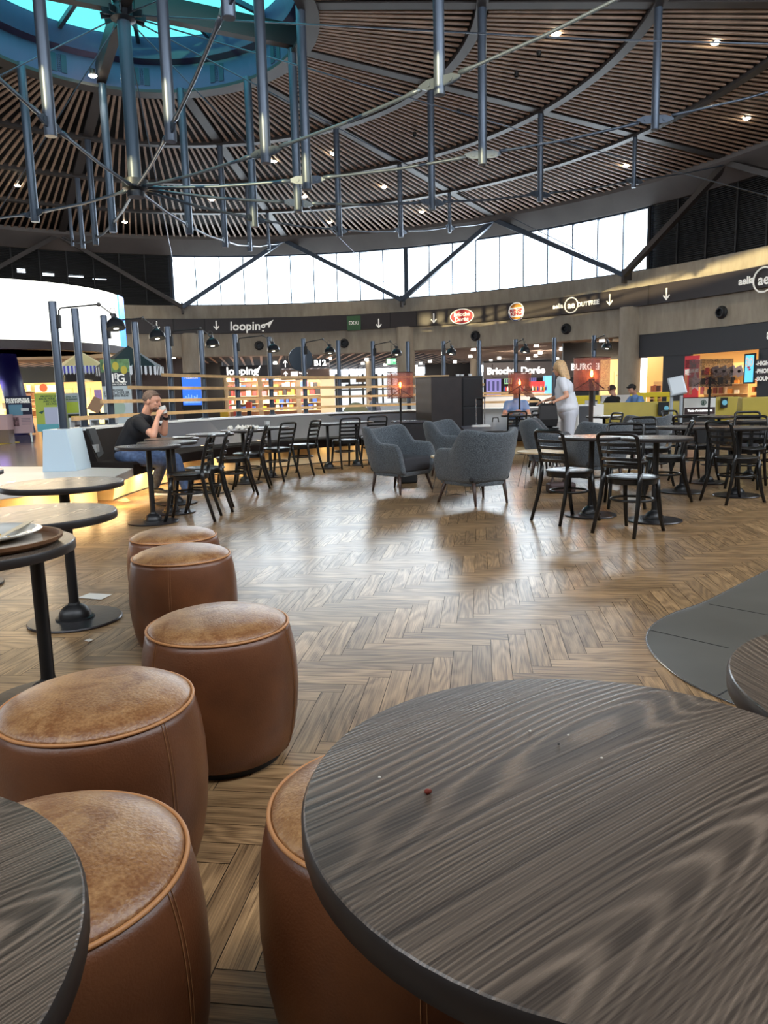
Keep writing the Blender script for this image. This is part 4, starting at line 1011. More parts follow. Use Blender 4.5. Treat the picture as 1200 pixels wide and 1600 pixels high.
def floor_lamp(px, ytop, ybot, wpx, Y, zbase, label, shade=COP, lit=True, square=False, rad=.018):
    top = at(px, ytop, Y); s = Y / F * 1.02; h = (ybot - ytop) * s; w_ = wpx * s / 2
    o = empty('floor_lamp', (top.x, top.y, 0)); tag(o, label, 'floor lamp', 'mesh shaded floor lamps')
    zt = top.z; zb = zt - h
    b = MB(); b.lathe([(.14, 0), (.14, .015), (.02, .022), (rad, .03), (rad, zb + .10), (rad * 1.3, zb + .11), (rad * 1.3, zb + .16)], 20); b.build('pole', BLACK if rad < .02 else mat('lamp_pole_brown', (56, 46, 42), .4, .3), o, auto=40)
    b = MB()
    if square:
        for x0, x1, y0, y1 in ((-w_, w_, -w_, -w_), (-w_, w_, w_, w_), (-w_, -w_, -w_, w_), (w_, w_, -w_, w_)):
            b.add([(x0, y0, zb), (x1, y1, zb), (x1, y1, zt), (x0, y0, zt)], [(0, 1, 2, 3)])
    else: b.lathe([(w_, zb), (w_, zt)], 40)
    if not square: b.f = [f for f in b.f if len(f) == 4]
    b.build('lamp_shade', shade, o)
    for z in (zb, zt):
        b = MB(); n = 4 if square else 40; r_ = w_ * 1.414 if square else w_
        b.tube([(r_ * math.cos(2 * pi * j / n + (pi / 4 if square else 0)), r_ * math.sin(2 * pi * j / n + (pi / 4 if square else 0)), z) for j in range(n)], .006, 6, closed=True); b.build('shade_ring', mat('ring_dark', (70, 44, 38), .4, .5), o)
    for k in range(3):
        a = 2 * pi * k / 3 + .5; b = MB(); b.tube([(0, 0, zb + .15), (w_ * math.cos(a), w_ * math.sin(a), zb + .02)], .008, 6); b.build('spoke', BLACK, o)
    b = MB(); zc = zb + h * .52
    b.lathe([(.012, zb + .15), (.018, zc - .05), (.034, zc), (.03, zc + .04), (.014, zc + .06), (0, zc + .065)], 16); b.build('bulb', glass('bulb_glass', (1, .82, .55), .06), o, smooth=True)
    if lit:
        b = MB(); b.ball((0, 0, zc), .017, .017, .045, 12, 8); b.build('filament', FIL, o, smooth=True)
        point((top.x, top.y, zc), 12, (1, .5, .2), .03)
floor_lamp(625, 582, 620, 40, 13.1, 0, 'slim floor lamp with copper mesh shade left of the black cabinet')
floor_lamp(812, 582, 614, 34, 14.6, 0, 'floor lamp with copper mesh shade in front of the man with the bowl')
floor_lamp(925, 559, 608, 53, 9.9, 0, 'largest floor lamp with copper mesh shade and thick brown pole, right of the woman', rad=.030)
floor_lamp(1111, 562, 602, 46, 12.2, 0, 'unlit dark mesh floor lamp before the duty free shop', shade=DMESH, lit=False, square=True)

# ---- small things near the bench
def at_top(x, y, z): return gp(x, y, z)
b = MB(); b.lathe([(0, 0), (.08, 0), (.125, .012), (.127, .018), (.08, .008), (0, .006)], 36); o = b.build('dinner_plate', mat('porcelain', (216, 216, 210), .18, coat=.6), None, auto=40); o.location = (-2.20, 8.22, .7425); tag(o, 'white plate on the table before the seated man', 'plate')
for i in range(5):
    b = MB(); b.ball((0, 0, .03), .05, .04, .03, 7, 5); o = b.build('crumpled_napkin', PAPER)
    for v in o.data.vertices: v.co *= random.uniform(.6, 1.3); v.co.z = max(v.co.z, 0)
    o.location = (-1.93 + (i - 2) * .085 + .03, 10.2 + random.uniform(-.1, .1), .7405); tag(o, 'crumpled white napkin on the bench-side table, %s from the left' % ORD[i], 'napkin', 'crumpled napkins')
b = MB(); b.lathe([(.03, 0), (.041, .09), (.043, .092), (.039, .09), (.028, .003), (0, .003)], 20); o = b.build('paper_cup', WHITE, None, auto=40); o.location = (-1.70, 11.0, .7405); tag(o, 'white paper cup on the table by the dark wall', 'cup')
b = MB(); b.lathe([(0, 0), (.06, 0), (.1, .012), (.06, .006), (0, .005)], 24); o = b.build('saucer', WHITE, None, auto=40); o.location = (-1.08, 12.12, .7405); tag(o, 'small white saucer on the table by the dark wall', 'saucer')
# bag under the first armchair
bg_ = empty('handbag', (.32, 9.75, 0), .2); tag(bg_, 'black handbag on the floor behind the left armchair', 'bag')
b = MB(); b.box(-.13, .13, -.07, .07, 0, .14); b.build('bag_body', BLACK, bg_, bevel=.03, seg=3)
b = MB(); b.tube([(-.1, 0, .13), (-.06, 0, .24), (.06, 0, .24), (.1, 0, .13)], .006, 6); b.build('bag_strap', BLACK, bg_)
# shoes/bag under right tables
o_ = empty('handbag', (2.05, 8.45, 0), .1); tag(o_, 'brown bag on the floor under the tables on the right', 'bag')
b = MB(); b.box(-.16, .16, -.08, .08, 0, .12); b.build('bag_body', mat('bag_brown', (66, 50, 50), .5), o_, bevel=.03, seg=3)
b = MB(); b.tube([(-.12, 0, .11), (-.07, 0, .3), (.07, 0, .3), (.12, 0, .11)], .008, 6); b.build('bag_strap', mat('bag_brown', (66, 50, 50), .5), o_)
# ================================================================== CONCOURSE AND SHOPS BEHIND
def sc(Y): return Y / F * 1.0
def panel(name, x0, y0, x1, y1, Y, m, label=None, cat=None, d=.1, parent=None, kind=None, group=None, bevel=0):
    """upright board whose front face fills the photo rectangle at distance Y, turned to face along -y"""
    c0, c1 = at(x0, (y0 + y1) / 2, Y), at(x1, (y0 + y1) / 2, Y); t0, t1 = at((x0 + x1) / 2, y1, Y), at((x0 + x1) / 2, y0, Y)
    b = MB(); cx_, cz = (c0.x + c1.x) / 2, (t0.z + t1.z) / 2; hw, hh = (c1.x - c0.x) / 2, (t1.z - t0.z) / 2
    b.box(-hw, hw, 0, d, -hh, hh); o = b.build(name, m, None, bevel=bevel)
    P = Vector((cx_, Y, cz))
    if parent: o.parent = parent; o.location = P - parent.location
    else: o.location = P
    o['hw'] = hw; o['hh'] = hh
    return tag(o, label, cat, group, kind)
def yframe(o, s, size, m, x=0, y=0, **k):
    """writing on the front of a panel object (x right, y up in metres from its centre)"""
    t = text('lettering', s, size, m, o, 0, 0, 0, **k); t.location = (x, -.006, y); t.rotation_euler = (pi / 2, 0, 0); return t
# slatted ceiling behind the ring
b = MB()
nn = 60; vs = [pol(r, -6 + 186 * j / nn, 3.62) for r in (21.7, 47) for j in range(nn + 1)]
b.add(vs, [(j, j + 1, nn + 2 + j, nn + 1 + j) for j in range(nn)])
structure(b.build('ceiling', mat('concourse_ceiling', (34, 30, 30), .8)), 'dark concourse ceiling behind the ring')
b = MB()
def clipseg(x0, ang, col):
    d = Vector((math.cos(ang), math.sin(ang), 0)); return d
CW = mat('concourse_slat', (186, 160, 138), .6)
ang = math.radians(28)
for half, (a0, a1, ang, sp) in enumerate(((70, 180, math.radians(99), .55), (-2, 70, math.radians(140), .5))):
    d = Vector((math.cos(ang), math.sin(ang), 0)); nrm = Vector((-d.y, d.x, 0)); cpt = Vector((CX, CY, 0)); b = MB()
    for i in range(-150, 150):
        o_ = cpt + nrm * (i * sp); run = None
        for j in range(-96, 97):
            q = o_ + d * (j * .5); v = q - cpt; r = v.length; a = math.degrees(math.atan2(v.y, v.x)) % 360
            if a > 300: a -= 360
            ins = 21.9 < r < 44 and a0 < a < a1
            if ins and run is None: run = q
            if (not ins or j == 96) and run is not None:
                if (q - run).length > 1: b.bar(run + Vector((0, 0, 3.5)), q + Vector((0, 0, 3.5)), .13, .012)
                run = None
    structure(b.build('ceiling_slats', CW), 'diagonal light slats of the concourse ceiling')
# downlights of that ceiling
DL = glow('downlight', (255, 250, 238), 10)
dls = [(870 / 5.45 + 580, 262 / 5.45 + 500), (693, 554), (672, 566), (711, 567), (735, 558.5), (780, 561), (767, 565), (793, 569), (650, 573.5), (838, 542), (877.5, 547), (844, 553), (837, 557.5), (894.5, 554), (914, 541), (884, 558), (825, 562), (870.5, 562), (940.5, 534), (602, 571.5), (620, 576), (600, 580), (430, 569), (515, 562), (567, 569.5), (573, 563.5), (715, 575), (677, 574), (657, 569), (248, 572), (328, 571), (271, 560)]
dls.sort()
for i, (x, y) in enumerate(dls):
    p = gp(x, y, 3.46)
    if p.y > 62: continue
    b = MB(); b.lathe([(0, 0), (.12, 0), (.12, .15)], 14); o = b.build('downlight', DL); o.location = p
    tag(o, 'recessed downlight glowing in the slatted concourse ceiling, %s from the left' % ORD[i], 'ceiling light', 'downlights of the concourse')
for x, y in ((-14, 36), (-4, 44), (6, 44), (14, 38), (2, 52)): area((x, y, 3.4), (0, 0, -1), 5, 3, 170, (1, .93, .82), 'concourse_light')
# back walls
WARMW = mat('warm_wall', (236, 206, 150), .7); FAS = mat('fascia_black', (30, 28, 32), .45); BRN = mat('brown_panelling', (66, 50, 48), .5)
GLOW = mat('lit_white', (250, 250, 246), .5, emit=(250, 250, 246), es=1.2)
# left shop (warm)
structure(panel('wall_1', -90, 594, 215, 700, 46, WARMW, d=.2)); structure(panel('trim_7', -90, 573, 215, 598, 41, FAS, d=.3))
area(at(60, 600, 43.5) + Vector((0, 0, .1)), (0, .3, -1), 12, 2, 700, (1, .78, .48), 'shop_light')
b = MB(); 
structure(panel('trim_8', -100, 543, 168, 562, 33, mat('beige_soffit', (226, 190, 150), .7), d=2.5))
# right shops : black fascia under the ring
b = MB(); b.arc(CEN, 21.0, 21.25, 2.52, 3.45, 2, 38.0, 30); structure(b.build('trim_9', FAS), 'black fascia of the duty free shop')
for nm, a0, a1 in (('wall_2', 31.6, 35.0), ('wall_3', 21.9, 23.6)):
    b = MB(); b.arc(CEN, 21.05, 21.2, 0, 2.55, a0, a1, 6); structure(b.build(nm, FAS))
b = MB(); b.arc(CEN, 27, 27.2, 0, 3.45, -2, 45, 30); structure(b.build('wall_4', mat('shop_amber', (240, 200, 132), .7)), 'amber back wall of the duty free shop')
b = MB(); vs = []
b.arc(CEN, 21.3, 27.2, 3.3, 3.4, -2, 42, 30); structure(b.build('ceiling', mat('shop_ceiling', (236, 214, 178), .7)), 'pale ceiling inside the duty free shop')
b = MB(); b.arc(CEN, 22.5, 24, 3.05, 3.2, 8, 32, 24); tag(b.build('ceiling_canopy', mat('canopy_red', (196, 52, 34), .5)), 'red curved canopy hanging inside the duty free shop', 'canopy')
for a in (36.5, 29, 24, 18): 
    p = pol(24, a, 3.0); area(p, (0, 0, -1), 2.5, 2.5, 130, (1, .8, .5), 'shop_light')
def ringpanel(name, x0, y0, x1, y1, r, m, label, cat, d=.06):
    p0, p1 = ring(x0, (y0 + y1) / 2, r), ring(x1, (y0 + y1) / 2, r); pt, pb = ring((x0 + x1) / 2, y0, r), ring((x0 + x1) / 2, y1, r)
    c_ = (p0 + p1) / 2; n = (p1 - p0).cross(Vector((0, 0, 1))); n.z = 0; n.normalize(); hw = (p1.xy - p0.xy).length / 2
    o = empty(name, M=frame(Vector((c_.x, c_.y, (pt.z + pb.z) / 2)), n)); tag(o, label, cat)
    b = MB(); b.box(-hw, hw, -(pt.z - pb.z) / 2, (pt.z - pb.z) / 2, -d, 0); b.build('board', m, o); return o, hw, (pt.z - pb.z) / 2
REDP = mat('poster_red', (196, 48, 56), .5, emit=(196, 48, 56), es=.25)
o, hw, hh = ringpanel('poster', 1069, 556, 1091, 625, 20.9, REDP, 'tall red poster reading MEILLEURS PRIX at the duty free entrance', 'poster')
text('lettering', 'MEILLEURS', .17, SIGNW, o, -hw + .03, hh * .32, .01, align='LEFT', sx=.75, bold=.006); text('lettering', 'PRIX', .17, SIGNW, o, -hw + .03, hh * .2, .01, align='LEFT', sx=.75, bold=.006)
DKR = mat('poster_dark_red', (126, 26, 34), .5)
text('lettering', 'BEST', .22, DKR, o, -hw + .03, hh * .72, .01, align='LEFT', bold=.01); text('lettering', 'SELLERS', .2, DKR, o, -hw + .03, hh * .54, .01, align='LEFT', sx=.7, bold=.01)
b = MB(); st = [((.16 if i % 2 else .3) * math.cos(pi / 2 + pi * i / 5), (.2 if i % 2 else .42) * math.sin(pi / 2 + pi * i / 5) - hh * .2) for i in range(10)]; b.prism([(x + .18, y) for x, y in st], .005, .012); b.build('star_shape', mat('poster_pale', (236, 190, 186), .5), o)
for x, h_ in ((-.22, .8), (.0, .55)):
    b = MB(); b.prism([(x - .07, -hh * .75), (x + .07, -hh * .75), (x + .06, -hh * .75 + h_), (x + .02, -hh * .75 + h_ + .12), (x - .02, -hh * .75 + h_ + .12), (x - .06, -hh * .75 + h_)], .005, .012); b.build('bottle_shape', mat('poster_amber', (222, 140, 96), .5), o)
o, hw, hh = ringpanel('display_screen', 1164, 555, 1177, 597, 20.9, mat('screen_cyan', (90, 190, 226), .4, emit=(90, 190, 226), es=.9), 'bright blue upright display screen between the duty free openings', 'screen')
text('lettering', '30', .42, SIGNW, o, 0, hh * .45, .01, bold=.02, sx=.8); text('lettering', '%', .2, REDP, o, 0, 0, .01, bold=.01)
b = MB(); b.box(-hw - .06, hw + .06, -hh - .06, hh + .06, -.05, -.01); b.build('bezel', BLACK, o)
o, hw, hh = ringpanel('shop_sign', 1180, 560, 1240, 590, 20.9, mat('sign_plum', (52, 40, 46), .5), 'dark shop sign listing high-tech, phone and sound at the right edge', 'sign')
for i, s in enumerate(('-HIGH-TECH', '-PHONE', '-SOUND')): text('lettering', s, .2, SIGNW, o, -hw + .03, hh * .55 - i * .27, .01, align='LEFT', bold=.01)
o, hw, hh = ringpanel('shop_letters', 1199, 515, 1230, 527, 20.85, FAS, 'white shop letters on the duty free fascia at the right edge', 'sign'); text('lettering', 'aelia', .5, SIGNW, o, -hw, 0, .02, align='LEFT', bold=.02)
# duty free shelves and goods
def shelf_run(px0, px1, rows, r, label, cols, group, item='product_box', seed=1, sw=.02):
    rnd = random.Random(seed); p0, p1 = ring(px0, 620, r), ring(px1, 620, r); p0.z = p1.z = 0; L_ = (p1 - p0).length; n = (p1 - p0).cross(Vector((0, 0, 1))).normalized(); n = Vector((n.x, n.y, 0))
    M = frame(Vector(((p0.x + p1.x) / 2, (p0.y + p1.y) / 2, 0)), n)
    o = empty('shelf_unit', M=M); tag(o, label, 'shelf')
    for z in rows:
        b = MB(); b.box(-L_ / 2, L_ / 2, z - .03, z, -.35, 0); b.build('shelf_board', mat('shelf_pale', (232, 206, 160), .5), o)
    b = MB(); b.box(-L_ / 2, L_ / 2, 0, rows[-1] + .45, -.4, -.36); b.build('back_board', mat('shelf_back', (240, 206, 150), .6), o)
    protos = {}
    k = 0
    for zi, z in enumerate(rows):
        k = 0; x = -L_ / 2 + .08
        while x < L_ / 2 - .1:
            w_ = rnd.choice((.1, .14, .18)); h_ = rnd.choice((.14, .2, .26, .3)); ci = rnd.randrange(len(cols)); key = (w_, h_, ci)
            if key not in protos:
                b = MB(); b.box(-w_ / 2, w_ / 2, 0, h_, -.1, .0); ob = b.build(item, mat('goods_%d_%d_%d' % cols[ci], cols[ci], .5), None, bevel=.008, seg=1); protos[key] = ob
            else: ob = protos[key].copy(); C.objects.link(ob)
            ob.matrix_world = M @ Matrix.Translation((x, z, -.05)); tag(ob, '%s box on the %s, %s row up, %s along' % (CNAMES[cols[ci]], group, ORD[zi], ORD[k]), 'product', group)
            x += w_ + rnd.choice((.03, .06, .12)); k += 1
    return o
GC = [(226, 196, 160), (196, 60, 60), (60, 90, 170), (250, 240, 220), (40, 34, 34), (226, 150, 70), (120, 60, 50), (200, 110, 120)]
shelf_run(1092, 1160, (.55, .95, 1.35, 1.75), 23.5, 'lit shelf of goods behind the duty free opening', GC, 'shelf in the duty free opening', seed=3)
shelf_run(1172, 1240, (.6, 1.0, 1.4), 23.5, 'lit shelf of goods at the right edge of the duty free shop', [(214, 176, 60), (70, 44, 36), (226, 120, 60), (60, 34, 30)], 'shelf at the right edge', seed=5)
shelf_run(1014, 1034, (.5, .8, 1.1), 23.5, 'shelf of goods in the narrow opening right of the column', [(96, 60, 50), (60, 40, 40), (190, 120, 90)], 'shelf right of the column', seed=8)
for i, x in enumerate((1119, 1131, 1144, 1155)):
    p = ring(x, 580, 22.5); o = empty('hanging_display', M=frame(p, Vector((CX - p.x, CY - p.y, 0)))); tag(o, 'white tilted display card in the duty free shop, %s from the left' % ORD[i], 'display', 'tilted display cards')
    b = MB(); b.box(-.16, .16, -.2, .2, -.02, 0, Matrix.Rotation(.35, 4, 'Z')); b.build('card', WHITE, o); b = MB(); b.lathe([(0, 0), (.06, 0), (.06, .02)], 14); b.build('dot', BLACK, o)
# beige room left of the right column
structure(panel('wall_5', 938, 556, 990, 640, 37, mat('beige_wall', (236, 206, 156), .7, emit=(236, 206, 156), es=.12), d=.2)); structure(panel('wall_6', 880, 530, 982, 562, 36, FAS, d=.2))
o = panel('poster', 960, 580, 980, 622, 36.9, mat('poster_cream', (240, 222, 178), .6), 'cream notice poster on the beige wall left of the column', 'poster', d=.05)
yframe(o, 'BOISSONS', .11, mat('ink_brown', (120, 90, 70), .6), 0, .45)
area(at(960, 575, 35) , (0, 1, -.4), 2, 1, 60, (1, .8, .5), 'shop_light')
# brown panelled wall, blue display, looping shop
structure(panel('wall_7', 202, 560, 292, 700, 41.5, BRN, d=.3)); structure(panel('wall_8', 286, 566, 350, 700, 47, FAS, d=.3))
scn = panel('display_screen', 285, 586, 315, 633, 37.6, mat('screen_blue', (50, 110, 230), .4, emit=(50, 110, 230), es=.8), 'upright blue information screen at the foot of the left column', 'screen', d=.12)
yframe(scn, 'PREMIUM', .16, SIGNW, 0, .62, bold=.006)
SKY = mat('screen_pale', (130, 176, 246), .4, emit=(130, 176, 246), es=.6)
for i in range(12):
    h_ = random.uniform(.1, .45); b = MB(); b.box(-.42 + i * .07, -.36 + i * .07, -.02, -.005, -.65, -.65 + h_); b.build('bar_shape', SKY, scn)
b = MB(); b.box(-.55, .55, .005, .12, -.95, .86); b.build('bezel', BLACK, scn); b = MB(); b.box(-.5, .5, 0, .15, -2.4, -.9); b.build('stand', BLACK, scn)
structure(panel('wall_9', 348, 588, 524, 700, 48, mat('loop_wall', (246, 224, 190), .7), d=.2)); structure(panel('trim_10', 344, 571, 440, 588, 43.5, FAS, d=.3))
sg = panel('shop_sign', 362, 572, 400, 588, 43.42, FAS, 'glowing white handwritten shop sign with a paper plane, behind the posts', 'sign', d=.08)
yframe(sg, 'looping', .62, GLOW, -.1, 0, bold=.015); b = MB(); b.prism([(.62, -.05), (1.0, .32), (.82, -.12)], 0, .02, Matrix.Rotation(pi / 2, 4, 'X')); b.build('paper_plane', GLOW, sg)
for a in (360, 420, 480): area(at(a, 590, 44.2), (0, .7, -1), 3, 1.5, 120, (1, .86, .66), 'shop_light')
def flat_shelves(px0, px1, rows, Y, label, group, cols, seed):
    rnd = random.Random(seed); p0, p1 = at(px0, 620, Y), at(px1, 620, Y); L_ = p1.x - p0.x; o = empty('shelf_unit', ((p0.x + p1.x) / 2, Y, 0)); tag(o, label, 'shelf')
    for z in rows: b = MB(); b.box(-L_ / 2, L_ / 2, 0, .4, z - .03, z); b.build('shelf_board', mat('shelf_pale', (232, 206, 160), .5), o)
    b = MB(); b.box(-L_ / 2, L_ / 2, .4, .44, 0, rows[-1] + .5); b.build('back_board', mat('shelf_back_dark', (150, 110, 80), .6), o)
    pr = {}
    for zi, z in enumerate(rows):
        k = 0; x = p0.x + .1
        while x < p1.x - .1:
            w_ = rnd.choice((.14, .2, .28)); h_ = rnd.choice((.2, .28, .34)); ci = rnd.randrange(len(cols)); key = (w_, h_, ci)
            if key not in pr: b = MB(); b.box(-w_ / 2, w_ / 2, -.08, .08, 0, h_); ob = b.build('product_box', mat('goods_%d_%d_%d' % cols[ci], cols[ci], .5), None, bevel=.01, seg=1); pr[key] = ob
            else: ob = pr[key].copy(); C.objects.link(ob)
            ob.location = (x, Y + .15, z); tag(ob, '%s box on the %s, %s row up, %s along' % (CNAMES[cols[ci]], group, ORD[zi], ORD[k]), 'product', group); k += 1; x += w_ + rnd.choice((.02, .04, .08))
flat_shelves(356, 402, (.5, .95, 1.4, 1.85, 2.3), 45, 'left shelf of souvenirs in the far left shop', 'left souvenir shelf', GC, 11)
flat_shelves(410, 462, (.5, .95, 1.4, 1.85, 2.3), 45.5, 'middle shelf of souvenirs in the far left shop', 'middle souvenir shelf', GC + [(240, 200, 60)], 12)
flat_shelves(470, 500, (.5, .95, 1.4, 1.85), 45, 'right shelf of souvenirs in the far left shop', 'right souvenir shelf', GC, 13)
flat_shelves(2, 50, (.5, 1.0, 1.5, 2.0), 44, 'shelf at the back of the warm shop on the left', 'shelf in the warm shop', [(90, 60, 50), (200, 150, 90), (60, 40, 40), (230, 200, 160)], 14)
for i, (x0, y0, x1, y1, col, l) in enumerate(((344, 640, 356, 652, (236, 196, 60), 'yellow'), (300, 630, 308, 648, (226, 170, 90), 'orange'), (365, 641, 375, 652, (200, 70, 60), 'red'), (384, 628, 392, 640, (230, 90, 60), 'orange red'))):
    panel('display_bin', x0, y0, x1, y1, 40, mat('bin_%d' % i, col, .5), l + ' display bin in front of the souvenir shop', 'display bin', d=.4, group='display bins'); o = bpy.data.objects[-1] if False else C.objects[-1]; b = MB(); b.box(-.1, .1, .1, .3, -o.location.z, -o['hh']); b.build('bin_stand', BLACK, o)
# wayfinding sign
wf = panel('wayfinding_sign', 438, 561, 514.5, 575, 40.5, mat('sign_black', (40, 38, 42), .4), 'hanging direction sign with arrows and B12 over the concourse', 'sign', d=.15)
yframe(wf, 'B12', .42, GLOW, .82, 0, bold=.015)
for x in (-1.1, 1.1): b = MB(); b.box(x - .015, x + .015, .05, .08, wf['hh'], 3.63 - wf.location.z); b.build('hanger', BLACK, wf)
a_ = arrow(GLOW, wf, s=.62); a_.rotation_euler = (pi / 2, 0, 0); a_.location = (-1.05, -.01, 0); a_.scale = (1, -1, 1)
b = MB(); b.box(-wf['hw'], wf['hw'], 0, .14, -.86, -.3); b.build('lower_panel', mat('sign_taupe', (134, 108, 92), .5), wf)
a_ = arrow(GLOW, wf, s=.62); a_.rotation_euler = (pi / 2, 0, 0); a_.location = (-1.05, -.01, -.58); a_.scale = (1, -1, 1)
b = MB(); b.box(-.78, -.4, -.01, 0, -.76, -.42); b.build('pictogram', GLOW, wf)
yframe(wf, 'Bagages', .15, GLOW, -.1, -.5); yframe(wf, 'Baggage', .13, GLOW, -.1, -.68)
ex = panel('exit_sign', 604, 560, 619, 569.5, 36, mat('exit_green', (60, 170, 110), .4, emit=(120, 220, 160), es=.7), 'green emergency exit sign hanging left of the middle column', 'sign', d=.08)
b = MB(); b.box(-.01, .01, .03, .05, ex['hh'], 3.63 - ex.location.z); b.build('hanger', BLACK, ex); b = MB(); b.box(-.2, -.05, -.01, 0, -.1, .1); b.build('pictogram', GLOW, ex); b = MB(); b.box(.02, .05, -.01, 0, -.1, .1); b.box(.1, .2, -.01, 0, .0, .08); b.build('pictogram', GLOW, ex)
# bright glazed end of the concourse
structure(panel('wall_10', 518, 584, 766, 652, 60, mat('far_bright', (236, 242, 246), .6, emit=(236, 242, 246), es=.75), d=.2), 'bright far glazing of the concourse')
for i, x in enumerate((524, 545, 566, 586, 597, 611, 628, 664, 690, 714, 738, 760)):
    structure(panel('trim_11', x, 584, x + (3 if i % 3 else 5), 652, 58, mat('far_mullion', (90, 96, 100), .5), d=.2))
structure(panel('trim_12', 518, 606, 766, 608, 58.4, mat('far_mullion', (90, 96, 100), .5), d=.1))
for i, (x, w_, yt) in enumerate(((573, 9, 579), (735, 10, 573))):
    p = at(x + w_ / 2, 640, 48); b = MB(); b.lathe([(w_ / 2 * 48 / F, 0), (w_ / 2 * 48 / F, 3.45)], 18); o = b.build('column', mat('far_concrete', (170, 158, 140), .8), None, auto=40); o.location = (p.x, p.y, 0); tag(o, 'distant round column %s' % ['left of the copper floor lamp', 'right of the black cabinet'][i], 'column')
for i, (x0, y0, x1, y1, c, l) in enumerate(((525, 592, 545, 598, (40, 40, 44), 'left'), (556, 590, 580, 597, (90, 70, 50), 'middle'), (540, 600, 580, 604, (44, 44, 48), 'lower'))):
    o = panel('direction_board', x0, y0, x1, y1, 54, mat('board_%d' % i, c, .5), 'distant hanging direction board, %s one' % l, 'sign', d=.1, group='distant boards'); b = MB(); b.box(-.02, .02, .03, .06, o['hh'], 3.6 - o.location.z); b.build('hanger', BLACK, o)
# food counters in the middle/right
structure(panel('wall_11', 664, 566, 752, 592, 56, FAS, d=.2))
structure(panel('wall_12', 756, 562, 938, 650, 52, FAS, d=.2))
structure(panel('trim_13', 756, 565, 936, 590, 46, mat('fascia_plum', (44, 34, 36), .45), d=.3))
sg = panel('shop_sign', 770, 568, 850, 588, 45.92, mat('fascia_plum', (44, 34, 36), .45), 'glowing white shop sign in serif letters behind the rails', 'sign', d=.08); yframe(sg, 'Brioche  Dor\u00e9e', .56, GLOW, -.15, -.05, bold=.02)
sg = panel('shop_sign', 886, 563, 936, 584, 45.92, mat('fascia_plum', (44, 34, 36), .45), 'glowing white capital letter shop sign behind the big floor lamp', 'sign', d=.08); yframe(sg, 'BURGER KING', .52, GLOW, -.75, 0, bold=.02, align='LEFT')
MEN = [(760, 591, 783, 614), (760, 616, 783, 636), (788, 590, 800, 600), (803, 590, 812, 598), (827, 588, 838, 596)]
for i, (x0, y0, x1, y1) in enumerate(MEN):
    o = panel('menu_screen', x0, y0, x1, y1, 51.9, mat('menu_%d' % (i % 3), [(150, 140, 200), (126, 120, 180), (150, 200, 150)][i % 3], .4, emit=[(150, 140, 200), (126, 120, 180), (150, 200, 150)][i % 3], es=.7), 'lit menu screen above the counter, %s from the left' % ORD[i], 'screen', d=.06, group='menu screens')
    for k in range(3): b = MB(); b.box(-o['hw'] * .8 + k * o['hw'] * .6, -o['hw'] * .8 + k * o['hw'] * .6 + o['hw'] * .3, -.01, 0, -o['hh'] * .7, o['hh'] * .6); b.build('menu_column', mat('menu_dark', (86, 84, 130), .4, emit=(86, 84, 130), es=.5), o)
o = panel('display_case', 829, 596, 851, 612, 44.5, mat('case_red', (206, 40, 44), .5, emit=(206, 40, 44), es=.5), 'bright red back-lit display case on the counter', 'display case', d=.5)
o2 = panel('fridge', 851, 587, 862, 616, 44.5, mat('fridge_blue', (96, 170, 226), .4, emit=(96, 170, 226), es=.7), 'tall blue lit drinks fridge behind the counter', 'fridge', d=.5)
for q in (o, o2): b = MB(); b.box(-q['hw'], q['hw'], .02, .5, -q.location.z, -q['hh']); b.build('base', mat('counter_white', (216, 216, 212), .5), q)
GL2 = [(40, 50, 120), (200, 60, 60), (230, 220, 200), (50, 90, 60), (226, 150, 60)]
for i in range(26):
    x = 788 + i * 2.6; c_ = GL2[i % 5]; p = at(x, 615, 43.8)
    b = MB(); b.lathe([(.05, 0), (.05, .16), (.02, .22), (.02, .27)], 8); o = b.build('bottle', mat('bottle_%d' % (i % 5), c_, .3), None, auto=40); o.location = (p.x, p.y, 1.32); tag(o, '%s bottle on the far shop counter, %s from the left' % (['navy', 'red', 'cream', 'green', 'orange'][i % 5], ORD[i]), 'bottle', 'bottles on the far counter')
ctr = panel('shop_counter', 752, 616, 868, 660, 43.6, mat('counter_white', (216, 216, 212), .5), 'long white counter with a wooden top behind the rails', 'counter', d=.8)
b = MB(); b.box(-ctr['hw'], ctr['hw'], -.05, .9, ctr['hh'] - .08, ctr['hh']); b.build('counter_top', RAILW, ctr)
panel('white_partition', 868, 618, 992, 662, 30, WHITE, 'low white partition wall behind the yellow benches', 'partition', d=.15)
panel('white_partition', 590, 628, 745, 660, 30, mat('partition_grey', (214, 216, 218), .5), 'low pale partition behind the rails left of the cabinet', 'partition', d=.15)
for x, y in ((-1.5, 41), (8, 41), (11, 41)): area((x, y, 3.3), (0, .5, -1), 3, 1.5, 110, (1, .9, .8), 'shop_light')
# curved white screen, top left
b = MB(); b.arc((-14.35, 27.6), 4.75, 4.8, 3.2, 5.05, 185, 368, 60); o = b.build('curved_screen', glow('screen_white', (255, 255, 244), 2.2)); tag(o, 'huge glowing white curved screen at the upper left', 'screen')
b = MB(); b.arc((-14.35, 27.6), 4.5, 4.9, 2.92, 3.2, 180, 372, 60); structure(b.build('trim_14', BRN), 'dark lower rim of the curved screen')
b = MB(); b.lathe([(0, 3.19), (4.5, 3.19)], 48, Matrix.Translation((-14.35, 27.6, 0))); structure(b.build('ceiling', mat('beige_soffit', (226, 190, 150), .7)))
b = MB(); b.arc((-14.35, 27.6), 4.81, 4.86, 3.2, 5.05, 362, 372, 6); tag(b.build('screen_edge', mat('edge_blue', (70, 140, 230), .4, emit=(70, 140, 230), es=1.5)), 'blue edge of the curved screen', 'screen edge')
